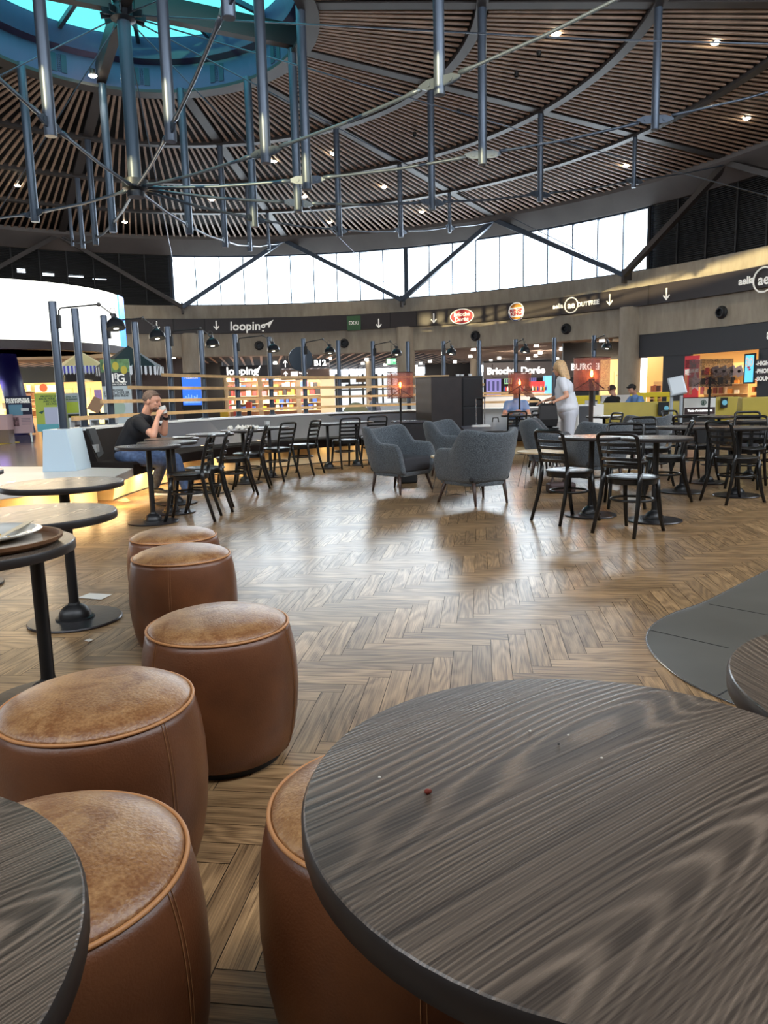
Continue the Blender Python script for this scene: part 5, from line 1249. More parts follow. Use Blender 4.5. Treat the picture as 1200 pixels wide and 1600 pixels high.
# purple-lit slanted column at the left edge
b = MB(); p0, p1 = at(35, 640, 30), at(10, 558, 30); p0.z = 0; b.tube([p0, p1 + Vector((-.1, 0, .3))], .42, 20); tag(b.build('column', mat('violet_lit_column', (52, 54, 84), .4, emit=(70, 60, 200), es=.02), None, smooth=True), 'slanted column lit violet at the left edge', 'column')  # violet light put into the slate column's colour as a faint glow
point(at(-6, 600, 29.6), 14, (.35, .25, 1), .3)
# ================================================================== PEOPLE
def capsule(b, p0, r0, p1, r1, n=12):
    p0, p1 = Vector(p0), Vector(p1); d = (p1 - p0); L_ = d.length; d = d / max(L_, 1e-6)
    pts = [p0 - d * r0 * .98, p0 - d * r0 * .75, p0 - d * r0 * .35, p0, p0 + (p1 - p0) * .5, p1, p1 + d * r1 * .35, p1 + d * r1 * .75, p1 + d * r1 * .98]
    b.tube(pts, [r0 * .2, r0 * .66, r0 * .94, r0, (r0 + r1) / 2, r1, r1 * .94, r1 * .66, r1 * .2], n)
def chain(b, P):
    for (p0, r0), (p1, r1) in zip(P[:-1], P[1:]): capsule(b, p0, r0, p1, r1)
def solid(b, name, m, parent, vox, smooth_it=4):
    o = b.build(name, m, parent, smooth=True)
    r = o.modifiers.new('remesh', 'REMESH'); r.mode = 'VOXEL'; r.voxel_size = vox; r.use_smooth_shade = True
    s = o.modifiers.new('smooth', 'SMOOTH'); s.factor = .5; s.iterations = smooth_it
    return o
def head_parts(b, M):
    E_ = lambda c, rx, ry, rz: b.ball(M @ Vector(c), rx, ry, rz, 18, 12, M.to_3x3().to_4x4())
    E_((-.012, 0, .025), .098, .077, .098); E_((.022, 0, -.035), .068, .062, .075); E_((.045, 0, -.075), .040, .038, .032)
    E_((.068, 0, .04), .028, .052, .03)                                     # brow
    capsule(b, M @ Vector((.088, 0, .02)), .008, M @ Vector((.108, 0, -.022)), .013, 8)      # nose
    E_((.078, 0, -.055), .016, .026, .009); E_((.076, 0, -.066), .014, .022, .008)           # lips
    for s in (-1, 1): E_((-.008, s * .077, -.005), .018, .010, .031); E_((.06, s * .035, -.015), .024, .022, .02)
    capsule(b, M @ Vector((-.02, 0, -.05)), .055, M @ Vector((-.045, 0, -.14)), .056)
def hand(b, wr, d, nrm, curl, side, r=1.):
    """palm from the wrist along d; fingers curl towards nrm; thumb on the 'side' of the palm"""
    wr, d, nrm = Vector(wr), Vector(d).normalized(), Vector(nrm).normalized(); s = d.cross(nrm).normalized() * side
    for k in (-1.5, -.5, .5, 1.5): capsule(b, wr + d * .012 + s * k * .010, .013 * r, wr + d * .082 + s * k * .019, .0105 * r, 8)
    for k, L_ in ((1.5, .9), (.5, 1.02), (-.5, .96), (-1.5, .76)):
        p = wr + d * .086 + s * k * .0195; dd = d.copy(); ra = .0088
        for j in range(3):
            dd = (dd * math.cos(curl) + nrm * math.sin(curl)).normalized(); n_ = Vector(nrm) - dd * nrm.dot(dd)
            q = p + dd * (.036, .026, .021)[j] * L_; capsule(b, p, ra * r, q, (ra - .0008) * r, 8); p = q; ra -= .0009
            nrm2 = (nrm - dd * nrm.dot(dd)); 
    p = wr + d * .03 + s * .028; q = p + (d * .6 + s * .55 + nrm * .45).normalized() * .042; r_ = q + (d * .75 + nrm * .6).normalized() * .030
    capsule(b, p, .013 * r, q, .0105 * r, 8); capsule(b, q, .0105 * r, r_, .009 * r, 8)
def hair_cap(M, name, m, parent, thick=.006, low=-.01, vox=.007, cut=.02):
    b = MB()
    n, k = 28, 18; vs = []; cc = Vector((-.016, 0, .03))
    for i in range(k + 1):
        ph = pi * i / k * .62
        for j in range(n):
            t = 2 * pi * j / n; p = Vector(((.100 + thick) * math.sin(ph) * math.cos(t), (.079 + thick) * math.sin(ph) * math.sin(t), (.100 + thick) * math.cos(ph)))
            if p.x > cut: p.z = max(p.z, .045 + (p.x - cut) * .35); 
            vs.append(M @ (cc + p))
    b.add(vs, [(i * n + j, (i + 1) * n + j, (i + 1) * n + (j + 1) % n, i * n + (j + 1) % n) for i in range(k) for j in range(n)])
    o = b.build(name, m, parent, smooth=True); s = o.modifiers.new('s', 'SOLIDIFY'); s.thickness = thick * 1.6; s.offset = -1; return o
def hm(c, az, pitch=0., sc_=1.):
    return Matrix.Translation(c) @ Matrix.Rotation(math.radians(az), 4, 'Z') @ Matrix.Rotation(math.radians(pitch), 4, 'Y') @ Matrix.Scale(sc_, 4)
def skin(n, c):
    m = mat(n, c, .5, nz=(9, .08)); m.node_tree.nodes['Principled BSDF'].inputs['Subsurface Weight'].default_value = .0; return m
def eyes(M, parent):
    for s in (-1, 1): b = MB(); b.ball(M @ Vector((.077, s * .034, .008)), .010, n=10, m=8); b.build('eye', mat('eye_dark', (40, 32, 28), .2), parent, smooth=True)
# ---- the man drinking coffee on the left
SK = skin('skin_man', (204, 150, 124)); TSH = mat('black_tshirt', (14, 15, 22), .85, bump=.3, bscale=14); JEAN = mat('blue_jeans', (66, 84, 116), .85, nz=(24, .25), bump=.3, bscale=30)
base = Vector((-3.1, 9.0, 0)); man = empty('person', base); tag(man, 'man in a black T-shirt and jeans sitting on the bench drinking from a white cup', 'person')
V = lambda x, y, Y: at(x, y, Y) - base
pel = V(199, 708, 9.0); chest = V(217, 668, 8.94); neckb = V(229, 650, 8.92)
rsh, rel, rwr = V(217, 660, 8.76), V(239.5, 680.5, 8.62), V(246.5, 652, 8.74)
lsh, lel, lwr = V(231, 657, 9.10), V(256.5, 676, 8.98), V(259, 650, 8.92)
rhip, rkn, ran = V(199, 713, 8.86), V(254, 722, 8.82), V(243, 757, 9.10)
lhip, lkn, lan = V(201, 711, 9.12), V(274, 716, 9.08), V(291, 764, 8.98)
HM = hm(V(237.5, 627, 8.90), -8, 14, 1.03)
cup = V(255, 641, 8.80)
b = MB()
head_parts(b, HM)
chain(b, [(neckb, .058), (chest, .12), ((chest + pel) / 2, .13), (pel, .125)])
chain(b, [(rsh, .055), (rel, .041)]); chain(b, [(rel, .043), (rel.lerp(rwr, .35), .042), (rwr, .026)])
chain(b, [(lsh, .055), (lel, .041)]); chain(b, [(lel, .043), (lel.lerp(lwr, .35), .042), (lwr, .026)])
chain(b, [(rhip, .08), (rkn, .055), (ran, .038)]); chain(b, [(lhip, .08), (lkn, .055), (lan, .038)])
hand(b, rwr, (cup - rwr) + Vector((0, -.03, .02)), Vector((.35, .8, .1)), .62, 1)
hand(b, lwr, (cup - lwr) + Vector((0, .035, .03)), Vector((-.25, -.9, .1)), .62, -1)
solid(b, 'body', SK, man, .0065, 3)
eyes(HM, man)
b = MB()
chain(b, [(neckb + Vector((-.02, 0, -.03)), .085), (chest + Vector((-.02, 0, 0)), .148), ((chest + pel) / 2 + Vector((-.02, 0, 0)), .155), (pel + Vector((0, 0, .03)), .158)])
for s_, e_ in ((rsh, rel), (lsh, lel)):
    chain(b, [(chest + Vector((0, 0, .06)), .1), (s_, .074), (s_.lerp(e_, .55), .064)])
b.ball(chest + Vector((.0, 0, -.02)), .135, .20, .15)
solid(b, 'tshirt', TSH, man, .011, 5)
b = MB(); b.ball(pel + Vector((0, 0, -.02)), .15, .19, .11)
chain(b, [(rhip, .10), (rhip.lerp(rkn, .5), .092), (rkn, .072), (rkn.lerp(ran, .5), .066), (ran, .056)]); chain(b, [(lhip, .10), (lhip.lerp(lkn, .5), .092), (lkn, .072), (lkn.lerp(lan, .5), .066), (lan, .056)])
solid(b, 'jeans', JEAN, man, .012, 4)
hair_cap(HM, 'hair', mat('cropped_hair', (92, 76, 68), .9, nz=(60, .3)), man, .0015, cut=.035)
b = MB(); b.ball(HM @ Vector((.05, 0, -.07)), .046, .05, .036, 16, 10); o = b.build('beard', mat('stubble', (126, 96, 82), .9, nz=(90, .3)), man, smooth=True); o.scale = (1, 1, 1)
b = MB(); 
wr_ = lwr.lerp(lel, .12); b.tube([wr_ - (lwr - lel).normalized() * .016, wr_ + (lwr - lel).normalized() * .016], .034, 18); b.build('watch', BLACK, man, auto=40)
SHO = mat('shoe_black', (22, 22, 26), .5); SOLE = mat('shoe_white', (226, 222, 214), .6)
def shoe(foot, az, nm='shoe'):
    """foot: floor point under the ankle"""
    M = Matrix.Translation(foot) @ Matrix.Rotation(math.radians(az), 4, 'Z'); b = MB()
    b.prism([(-.075, -.035), (.0, -.04), (.10, -.05), (.17, -.045), (.205, -.015), (.205, .015), (.17, .045), (.10, .05), (0, .04), (-.075, .035)], .001, .03, M); so = b.build('sole', SOLE, None, bevel=.006)
    b = MB(); 
    for p, r in (((-.03, 0, .055), (.05, .038, .05)), ((.05, 0, .05), (.07, .042, .045)), ((.13, 0, .042), (.068, .044, .03))): b.ball(M @ Vector(p), *r, 14, 10, M.to_3x3().to_4x4())
    up = solid(b, 'upper', SHO, None, .008, 3); return so, up
for f, az in ((Vector((ran.x, ran.y, 0)) + base - Vector((0, 0, base.z)), -12), (Vector((lan.x, lan.y, 0)) + base, -8)):
    so, up = shoe(Vector((f.x, f.y, 0)), az)
    for q in (so, up): q.data.transform(Matrix.Translation(-base)); q.parent = man
    so.name = 'shoe_sole'; up.name = 'shoe'; so.parent = up
b = MB(); b.lathe([(.028, -.045), (.038, -.03), (.043, .045), (.0405, .046), (.035, -.028), (0, -.03)], 28); o = b.build('coffee_cup', mat('porcelain', (216, 216, 210), .18, coat=.6), None, auto=50); o.location = cup + base; o.rotation_euler = (0, -.35, 0); tag(o, 'white coffee cup in the seated man\'s hands', 'cup')
# ---- standing woman
WW = mat('white_cotton', (214, 216, 222), .85, bump=.25, bscale=16); WPT = mat('pale_grey_trousers', (200, 202, 210), .85, bump=.3, bscale=14)
base = Vector((2.92, 11.9, 0)); wo = empty('person', base); tag(wo, 'woman with long blond hair in white T-shirt standing, hand on a black bag', 'person')
fz = lambda x, y, z: Vector((x, y, z))
HM = hm(fz(-.07, .05, 1.52), 150, 12, .98)
b = MB(); head_parts(b, HM)
nb, ch, pl_ = fz(-.03, .02, 1.38), fz(0, 0, 1.18), fz(.07, -.01, .90)
chain(b, [(nb, .05), (ch, .115), (pl_, .135)])
rs, re_, rw = fz(-.06, -.15, 1.32), fz(-.02, -.26, 1.09), fz(-.20, -.32, .99 + .03)
ls, le, lw = fz(.03, .17, 1.32), fz(-.04, .28, 1.08), fz(-.24, .25, 1.02)
for s_, e_, w_ in ((rs, re_, rw), (ls, le, lw)): chain(b, [(s_, .048), (e_, .037)]); chain(b, [(e_, .038), (w_, .023)])
hand(b, rw, fz(-1, -.1, -.25), fz(0, .1, -1), .35, 1); hand(b, lw, fz(-1, -.1, -.25), fz(0, .1, -1), .35, -1)
for s in (-1, 1): chain(b, [(fz(.07, s * .09, .88), .09), (fz(.05, s * .10, .5), .055), (fz(.09, s * .10, .09), .036)]); 
solid(b, 'body', skin('skin_woman', (206, 150, 120)), wo, .009, 3); eyes(HM, wo)
b = MB(); chain(b, [(nb + fz(0, 0, -.05), .095), (ch, .15), (fz(.05, -.01, .94), .172)]); b.ball(ch + fz(.01, 0, .02), .14, .19, .16)
b.ball(fz(.05, 0, .90), .182, .20, .13)
for s_, e_ in ((rs, re_), (ls, le)): chain(b, [(ch + fz(0, 0, .1), .09), (s_, .07), (s_.lerp(e_, .55), .062)])
solid(b, 'tshirt', WW, wo, .013, 4)
b = MB(); b.ball(fz(.07, 0, .84), .165, .188, .16)
for s in (-1, 1): chain(b, [(fz(.08, s * .09, .82), .105), (fz(.06, s * .105, .5), .085), (fz(.09, s * .105, .13), .075)])
solid(b, 'trousers', WPT, wo, .013, 4)
b = MB(); b.ball(HM @ fz(-.02, 0, .03), .108, .095, .108); 
for dx, dy in ((-.06, -.04), (-.06, .04), (-.03, -.075), (-.03, .075), (-.08, 0)): chain(b, [(HM @ fz(dx, dy, .03), .045), (HM @ fz(dx - .02, dy * 1.15, -.08), .045), (HM @ fz(dx - .045, dy * 1.2, -.19), .024)])
o = solid(b, 'hair', mat('blond_hair', (196, 160, 116), .6, nz=(40, .25)), wo, .010, 3)
for s in (-1, 1):
    b = MB(); 
    so, up = shoe(Vector((2.92 + .09, 11.9 + s * .1, 0)), 150)
    for q in (so, up): q.data.transform(Matrix.Translation(-base)); q.parent = wo
    so.name = 'shoe_sole'; up.name = 'shoe'; so.parent = up; up.data.materials[0] = SOLE
ta = empty('tote_bag', (2.58, 11.55, 0)); tag(ta, 'large black tote bag held by the standing woman', 'bag')
b = MB(); vs = []
for z, w_, d in ((.62, .14, .07), (.74, .155, .085), (.95, .13, .06), (.985, .12, .03)): vs += [(-w_, -d, z), (w_, -d, z), (w_, d, z), (-w_, d, z)]
b.add(vs, [(0, 3, 2, 1), (12, 13, 14, 15)] + [(i * 4 + j, i * 4 + (j + 1) % 4, (i + 1) * 4 + (j + 1) % 4, (i + 1) * 4 + j) for i in range(3) for j in range(4)]); b.build('bag_body', BLACK, ta, bevel=.02, seg=2)
b = MB(); b.tube([(-.08, -.05, .95), (-.05, -.06, 1.03), (.05, -.06, 1.03), (.08, -.05, .95)], .008, 6); b.build('bag_strap', BLACK, ta)
b = MB(); b.box(-.16, .16, -.12, .12, .58, .61); 
bx = place_table(2.62, 11.6, 'round table carrying the black tote bag') if False else None
b2 = empty('side_stand', (2.58, 11.55, 0)); tag(b2, 'low dark stool under the black tote bag', 'stool'); b = MB(); b.lathe([(0, .57), (.18, .57), (.18, .61), (0, .61)], 28); b.build('seat', SEATM, b2, auto=40)
for k in range(4): t = pi / 4 + k * pi / 2; b = MB(); b.tube([(.12 * math.cos(t), .12 * math.sin(t), .58), (.18 * math.cos(t), .18 * math.sin(t), .001)], .013, 8); b.build('leg', CHAIRM, b2)
# ---- seated figures
def sitter(base, az, shirt, hairc, label, hunch=.1, hair='short', shorts=None, seat=.45, sleeve=.5, arms='table', skinc=(204, 150, 124), vox=.012, glasses=False):
    p = empty('person', base, math.radians(az - 90)); tag(p, label, 'person')     # faces local +y
    f = fz
    pel = f(0, 0, seat + .11); ch = f(0, hunch * .6, seat + .40); nb = f(0, hunch * 1.0, seat + .57); HM = hm(f(0, hunch * 1.45 + .02, seat + .73), 90, 10 + hunch * 70)
    b = MB(); head_parts(b, HM); chain(b, [(nb, .055), (ch, .12), (pel, .13)])
    sh = [f(s * .17, hunch * .9, seat + .50) for s in (-1, 1)]; el = [f(s * .25, hunch + .13, seat + .27) for s in (-1, 1)]; wr = [f(s * .09, hunch + .34, seat + .33) for s in (-1, 1)]
    for s_, e_, w_ in zip(sh, el, wr): chain(b, [(s_, .052), (e_, .040)]); chain(b, [(e_, .040), (w_, .026)])
    for s, w_ in zip((-1, 1), wr): hand(b, w_, f(-s * .5, .8, .1), f(-s * .6, -.2, .5), .5, -s)
    kn = [f(s * .15, .46, seat + .06) for s in (-1, 1)]; an = [f(s * .14, .42, .09) for s in (-1, 1)]
    for k_, a_, s in zip(kn, an, (-1, 1)): chain(b, [(f(s * .1, 0, seat + .09), .085), (k_, .058), (a_, .038)]); capsule(b, a_ + f(0, 0, -.04), .036, a_ + f(0, .15, -.05), .032)
    solid(b, 'body', skin('skin_%d_%d' % skinc[:2], skinc), p, vox, 3); eyes(HM, p)
    b = MB(); chain(b, [(nb + f(0, 0, -.04), .09), (ch, .15), (pel + f(0, 0, .04), .16)]); b.ball(ch + f(0, 0, .02), .20, .13, .15)
    for s_, e_, w_ in zip(sh, el, wr):
        chain(b, [(ch + f(0, 0, .08), .09), (s_, .072), (s_.lerp(e_, min(1, sleeve)), .062)])
        if sleeve > 1: chain(b, [(e_, .055), (e_.lerp(w_, .9), .042)])
    solid(b, 'shirt', shirt, p, .014, 4)
    b = MB(); b.ball(pel + f(0, .0, -.03), .185, .15, .11)
    for k_, a_, s in zip(kn, an, (-1, 1)):
        chain(b, [(f(s * .1, 0, seat + .09), .10), (f(s * .1, 0, seat + .09).lerp(k_, .8 if shorts else 1), .085)])
        if not shorts: chain(b, [(k_, .072), (a_, .055)])
    solid(b, 'shorts' if shorts else 'trousers', shorts or mat('dark_trousers', (40, 42, 50), .85), p, .014, 4)
    if hair == 'short': hair_cap(HM, 'hair', hairc, p, .008, cut=.045)
    elif hair == 'long': hair_cap(HM, 'hair', hairc, p, .014, cut=.03); b = MB(); b.ball(HM @ f(-.11, 0, .02), .045); b.build('hair_bun', hairc, p, smooth=True)
    return p
BLS = mat('blue_shirt', (112, 146, 196), .85, bump=.2, bscale=14)
sitter(Vector((2.72, 15.05, 0)), -95, BLS, mat('grey_hair', (150, 144, 138), .8), 'man in a light blue T-shirt and white shorts on the bench holding a white bowl', .06, shorts=mat('white_shorts', (214, 210, 204), .85), vox=.010)
b = MB(); b.lathe([(.04, 0), (.075, .03), (.09, .07), (.084, .07), (.04, .01), (0, .01)], 28); o = b.build('bowl', mat('porcelain', (216, 216, 210), .18, coat=.6), None, auto=50); o.location = (2.66, 14.62, .742); tag(o, 'white bowl in front of the man in the blue T-shirt', 'bowl')
place_table(2.62, 14.40, 'round table in front of the man with the bowl')
sitter(at(848, 640, 18.6) * Vector((1, 1, 0)) if False else Vector((at(848, 640, 18.6).x, 18.6, 0)), 165, mat('dark_jumper', (30, 30, 34), .85), mat('black_hair', (24, 20, 20), .6), 'dark haired person in a dark jumper leaning over behind the rail', .24, sleeve=1.5)
sitter(Vector((at(960, 640, 19.2).x, 19.2, 0)), 120, mat('black_shirt', (20, 20, 24), .85), mat('brown_hair', (52, 38, 30), .7), 'man in a black shirt seen from behind over the yellow bench', .06)
sitter(Vector((at(1002, 640, 19.0).x, 19.0, 0)), 205, BLS, mat('black_hair', (24, 20, 20), .6), 'woman with black tied hair in a light blue shirt leaning forward behind the yellow bench', .22, hair='long', sleeve=1.5)
sitter(Vector((at(590, 640, 21).x, 21, 0)), 200, mat('grey_jumper', (150, 148, 160), .85), mat('brown_hair', (52, 38, 30), .7), 'person in a grey top sitting beyond the rails beside the olive pouf', .12, sleeve=1.5)
# ================================================================== REMAINING OBJECTS
# olive pouf
p = at(556, 640, 20.3); o = empty('pouf_chair', (p.x, 20.3, 0)); tag(o, 'large rounded olive lounge chair back behind the rails', 'chair')
b = MB(); b.ball((0, 0, .5), .42, .3, .52, 24, 14); b.v = [(x, y, max(z, .02)) for x, y, z in b.v]; b.build('shell', mat('olive_fabric', (140, 132, 100), .9, bump=.3, bscale=80), o, smooth=True)
# suitcase and bags by the bench
p = at(751, 668, 14.5); s_ = empty('suitcase', (p.x, 14.5, 0)); tag(s_, 'white hard-shell suitcase with its silver handle pulled up, right of the black cabinet', 'suitcase')
b = MB(); b.box(-.2, .2, -.12, .12, .04, .56); b.build('case_body', mat('case_white', (214, 212, 208), .35), s_, bevel=.05, seg=4)
for x in (-.085, .085): b = MB(); b.box(x - .012, x + .012, .05, .07, .56, 1.08); b.build('handle_tube', CHROME, s_)
b = MB(); b.box(-.105, .105, .04, .08, 1.06, 1.10); b.build('handle_grip', BLACK, s_, bevel=.012)
for x in (-.15, .15):
    for y in (-.08, .08): b = MB(); b.lathe([(.03, -.012), (.03, .012)], 14, Matrix.Translation((x, y, .031)) @ Matrix.Rotation(pi / 2, 4, 'X')); b.build('wheel', BLACK, s_)
for i, (px, w_, h_, l) in enumerate(((773, .22, .62, 'large black travel bag on the floor beside the suitcase'), (790, .16, .5, 'smaller black backpack next to the man with the bowl'))):
    p = at(px, 668, 14.9); o = empty('travel_bag', (p.x, 14.9, 0)); tag(o, l, 'bag', 'black bags by the bench')
    b = MB(); b.ball((0, 0, h_ / 2), w_, .16, h_ / 2, 18, 12); b.build('bag_body', mat('nylon_black', (30, 28, 28), .6, nz=(8, .3)), o, smooth=True)
    b = MB(); b.tube([(-.07, -.1, h_ * .85), (-.05, -.1, h_ + .06), (.05, -.1, h_ + .06), (.07, -.1, h_ * .85)], .012, 6); b.build('bag_strap', BLACK, o)
# yellow benches
YEL = mat('mustard_vinyl', (174, 154, 58), .5, nz=(3, .06))
def ybench(x0, x1, Y, yt, label, ends=True):
    p0, p1 = at(x0, yt, Y), at(x1, yt, Y); L_ = (p1.x - p0.x) / 2; o = empty('bench', ((p0.x + p1.x) / 2, Y, 0)); tag(o, label, 'bench', 'mustard yellow benches')
    zt = p0.lerp(p1, .5).z
    b = MB(); b.add([(x, y, z) for x in (-L_, L_) for y, z in ((-.02, .5), (.03, zt), (.22, zt), (.3, .5))], [(0, 1, 2, 3), (7, 6, 5, 4), (0, 4, 5, 1), (1, 5, 6, 2), (2, 6, 7, 3), (3, 7, 4, 0)]); b.build('backrest', YEL, o, bevel=.02, seg=2)
    b = MB(); b.box(-L_, L_, -.02, .75, .0, .42); b.build('base', mat('bench_base', (60, 60, 64), .5), o); b = MB(); b.box(-L_, L_, -.02, .78, .42, .5); b.build('seat_cushion', YEL, o, bevel=.02)
    return o
ybench(943, 1068, 17, 628, 'long mustard yellow bench back in front of the man in black'); ybench(1117, 1159, 15.5, 620, 'mustard yellow bench right of the white logo board'); ybench(1161, 1230, 14.5, 620, 'mustard yellow bench at the right edge')
for px0, px1, y0, y1, Y, l in ((1029, 1045, 628, 648, 16.9, 'left'), (1127, 1137, 621, 637, 15.4, 'right')):
    o = panel('menu_holder', px0, y0, px1, y1, Y, BLACK, 'black menu holder with a pale blue round logo on the %s yellow bench' % l, 'menu holder', d=.04, group='menu holders')
    b = MB(); b.lathe([(0, 0), (.055, 0), (.055, .01)], 20, Matrix.Translation((.0 if l == 'right' else .06, -.012, 0)) @ Matrix.Rotation(-pi / 2, 4, 'X')); b.build('logo', mat('logo_blue', (120, 196, 220), .4), o)
o = panel('cabinet', 903, 632, 943, 690, 16.2, WHITE, 'white bench-end cabinet with a dark grey door right of the woman', 'cabinet', d=.5)
b = MB(); b.box(-o['hw'] + .02, -o['hw'] + .27, -.015, 0, -.42, o['hh'] - .03); b.build('door', mat('door_grey', (66, 70, 76), .5), o); b = MB(); b.box(-.02 + .0, .14, -.05, -.0, -.12, -.10); b.build('handle', BLACK, o)
# yellow plastic barriers
YB = mat('barrier_yellow', (236, 208, 40), .45)
def barrier(x0, x1, y0, y1, Y, label):
    p0, p1 = at(x0, y1, Y), at(x1, y1, Y); zt = at((x0 + x1) / 2, y0, Y).z; L_ = (p1.x - p0.x) / 2; o = empty('barrier', ((p0.x + p1.x) / 2, Y, 0)); tag(o, label, 'barrier', 'yellow plastic barriers')
    b = MB(); b.box(-L_, L_, -.03, .03, zt - .14, zt); b.build('top_rail', YB, o, bevel=.02)
    b = MB(); b.box(-L_, L_, -.03, .03, .1, .24); b.build('bottom_rail', YB, o, bevel=.02)
    n = max(3, int(L_ * 2 / .32))
    for i in range(n + 1): x = -L_ + .04 + (2 * L_ - .08) * i / n; b = MB(); b.box(x - .04, x + .04, -.02, .02, .2, zt - .1); b.build('upright', YB, o)
    b = MB(); b.box(-L_ * .9, -L_ * .2, -.025, .025, .25, zt - .12); b.build('sign_plate', YB, o)
    for x in (-L_ * .7, L_ * .7): b = MB(); b.box(x - .05, x + .05, -.22, .22, 0, .1); b.build('foot', YB, o)
barrier(984, 1046, 613, 627, 21.5, 'long yellow plastic barrier behind the woman in blue'); barrier(897, 938, 618, 629, 21.5, 'shorter yellow plastic barrier behind the big floor lamp')
o = panel('notice', 927, 619, 940, 627, 29.96, mat('notice_navy', (40, 60, 90), .5), 'small dark blue notice on the white partition', 'notice', d=.03)
# grey sign stand
p = at(1056, 660, 12); st = empty('sign_stand', (p.x, 12, 0), -.15); tag(st, 'grey information stand with a tilted square panel on two legs', 'sign stand')
zt, zb = at(1056, 588, 12).z, at(1056, 617, 12).z; Rm = Matrix.Translation((0, 0, (zt + zb) / 2)) @ Matrix.Rotation(-.2, 4, 'Y') @ Matrix.Rotation(-.35, 4, 'X')
ALU = mat('stand_grey', (172, 180, 186), .4, .3)
b = MB(); b.box(-.115, .115, -.015, .015, -.145, .145, Rm); b.build('panel', mat('stand_face', (186, 192, 196), .35), st, bevel=.02)
b = MB(); b.box(-.125, .125, -.005, .02, -.155, .155, Rm); b.build('panel_frame', ALU, st, bevel=.02)
for x in (-.075, .075): b = MB(); b.tube([(x, .02, .012), (x, .02, zb + .04)], .026, 14); b.build('leg', ALU, st, auto=40)
b = MB(); b.box(-.2, .2, -.14, .18, 0, .012); b.build('foot_plate', ALU, st)
# coffee brand board
o = panel('brand_board', 1069, 622, 1118, 648, 12.6, mat('board_white', (226, 226, 220), .5), 'white and dark brown advertising board with a green round logo', 'board', d=.04)
b = MB(); b.box(-o['hw'] * .97, o['hw'] * .97, -.006, 0, -o['hh'] * .95, -o['hh'] * .12); b.build('lower_band', mat('band_brown', (56, 40, 40), .5), o)
yframe(o, 'Teste d\u00e8s maintenant', .048, GLOW, .0, -o['hh'] * .5, bold=.002)
GRN = mat('logo_green', (40, 92, 74), .5); b = MB(); n = 28; c0 = Vector((.06, -.006, o['hh'] * .45)); b.tube([c0 + Vector((.042 * math.cos(2 * pi * i / n), 0, .042 * math.sin(2 * pi * i / n))) for i in range(n)], .005, 6, closed=True); b.build('logo_ring', GRN, o)
for k in (-1, 1): b = MB(); b.tube([c0 + Vector((k * .02, 0, -.03)), c0 + Vector((k * .026, 0, 0)), c0 + Vector((k * .014, 0, .022))], .004, 6); b.build('logo_mark', GRN, o)
b = MB(); b.tube([c0 + Vector((0, 0, -.032)), c0 + Vector((0, 0, .028))], .007, 6); b.build('logo_mark', GRN, o)
b = MB(); b.box(-o['hw'] - .015, o['hw'] + .015, .03, .06, -o['hh'] - .5, o['hh'] + .015); b.build('frame', BLACK, o)
zf = o.location.z - o['hh'] - .5
for x in (-.2, .2): b = MB(); b.box(x - .02, x + .02, 0, .05, -o.location.z, -o['hh'] - .45); b.build('leg', BLACK, o)

# ---- left: stall, banners, posters
def banner(name, px, m, Y, label, cat='banner', stand=True):
    o = panel(name, *px, Y, m, label, cat, d=.03)
    if o.location.z - o['hh'] > .03: b = MB(); b.box(-.25, .25, .0, .1, -o.location.z, -o['hh']); b.build('stand', mat('stand_dark', (40, 40, 44), .5), o)
    return o
HT = mat('banner_white', (206, 214, 214), .5)
o = banner('roll_up_banner', (160, 561, 205, 668), HT, 16.5, 'tall roll-up banner with lemons and white letters on a grey band')
hw, hh = o['hw'], o['hh']
LEAF = mat('lemon_leaves', (110, 146, 96), .6, nz=(9, .4)); LEM = mat('lemon_yellow', (216, 196, 72), .5)
b = MB(); b.box(-hw, hw, -.006, 0, hh * .62, hh); b.build('photo_strip', LEAF, o)
for x, z in ((-.2, .78), (.02, .80), (.2, .68)): b = MB(); b.prism([(x + .07 * math.cos(2 * pi * i / 18), hh * z + .09 * math.sin(2 * pi * i / 18)) for i in range(18)], .006, .012, Matrix.Rotation(pi / 2, 4, 'X')); b.build('lemon_print', LEM, o)
b = MB(); b.box(-hw, hw, -.006, 0, hh * .22, hh * .62); b.build('grey_band', mat('banner_grey', (62, 66, 72), .5), o)
yframe(o, 'H', .26, SIGNW, -.12, hh * .44, bold=.004).location.y = -.014; yframe(o, 'P', .18, SIGNW, .02, hh * .5).location.y = -.014; yframe(o, 'G', .26, SIGNW, .12, hh * .43, bold=.004).location.y = -.014
INK = mat('ink_grey', (90, 96, 100), .6)
yframe(o, 'Maison Du Glacier', .06, SIGNW, .03, hh * .33).location.y = -.014; yframe(o, 'ARTISAN GLACIER', .05, SIGNW, .02, hh * .26).location.y = -.014
yframe(o, 'VOTRE PAUSE', .055, INK, -.02, hh * .1); yframe(o, 'FRA\u00ceCHEUR', .11, INK, .0, hh * .01); yframe(o, 'REFRESHING BREAK', .06, INK, .0, -hh * .07)
b = MB(); b.prism([(.02 + .15 * math.cos(2 * pi * i / 20), -hh * .42 + .17 * math.sin(2 * pi * i / 20)) for i in range(20)], .006, .01, Matrix.Rotation(pi / 2, 4, 'X')); b.build('melon_print', mat('melon_green', (176, 196, 176), .5), o)
o = banner('roll_up_banner', (56, 614, 102, 674), mat('banner_lime', (190, 206, 88), .5), 17.5, 'lime green roll-up banner beside the first divider post', stand=True)
hw, hh = o['hw'], o['hh']; DB = mat('ink_teal', (52, 92, 84), .6)
for i, s in enumerate(("PROFITEZ D'UNE", 'PAUSE POUR JOUER', "AVEC L'A\u00c9RO", 'DE LYON')): yframe(o, s, .065, DB, .05, hh * (.82 - i * .13))
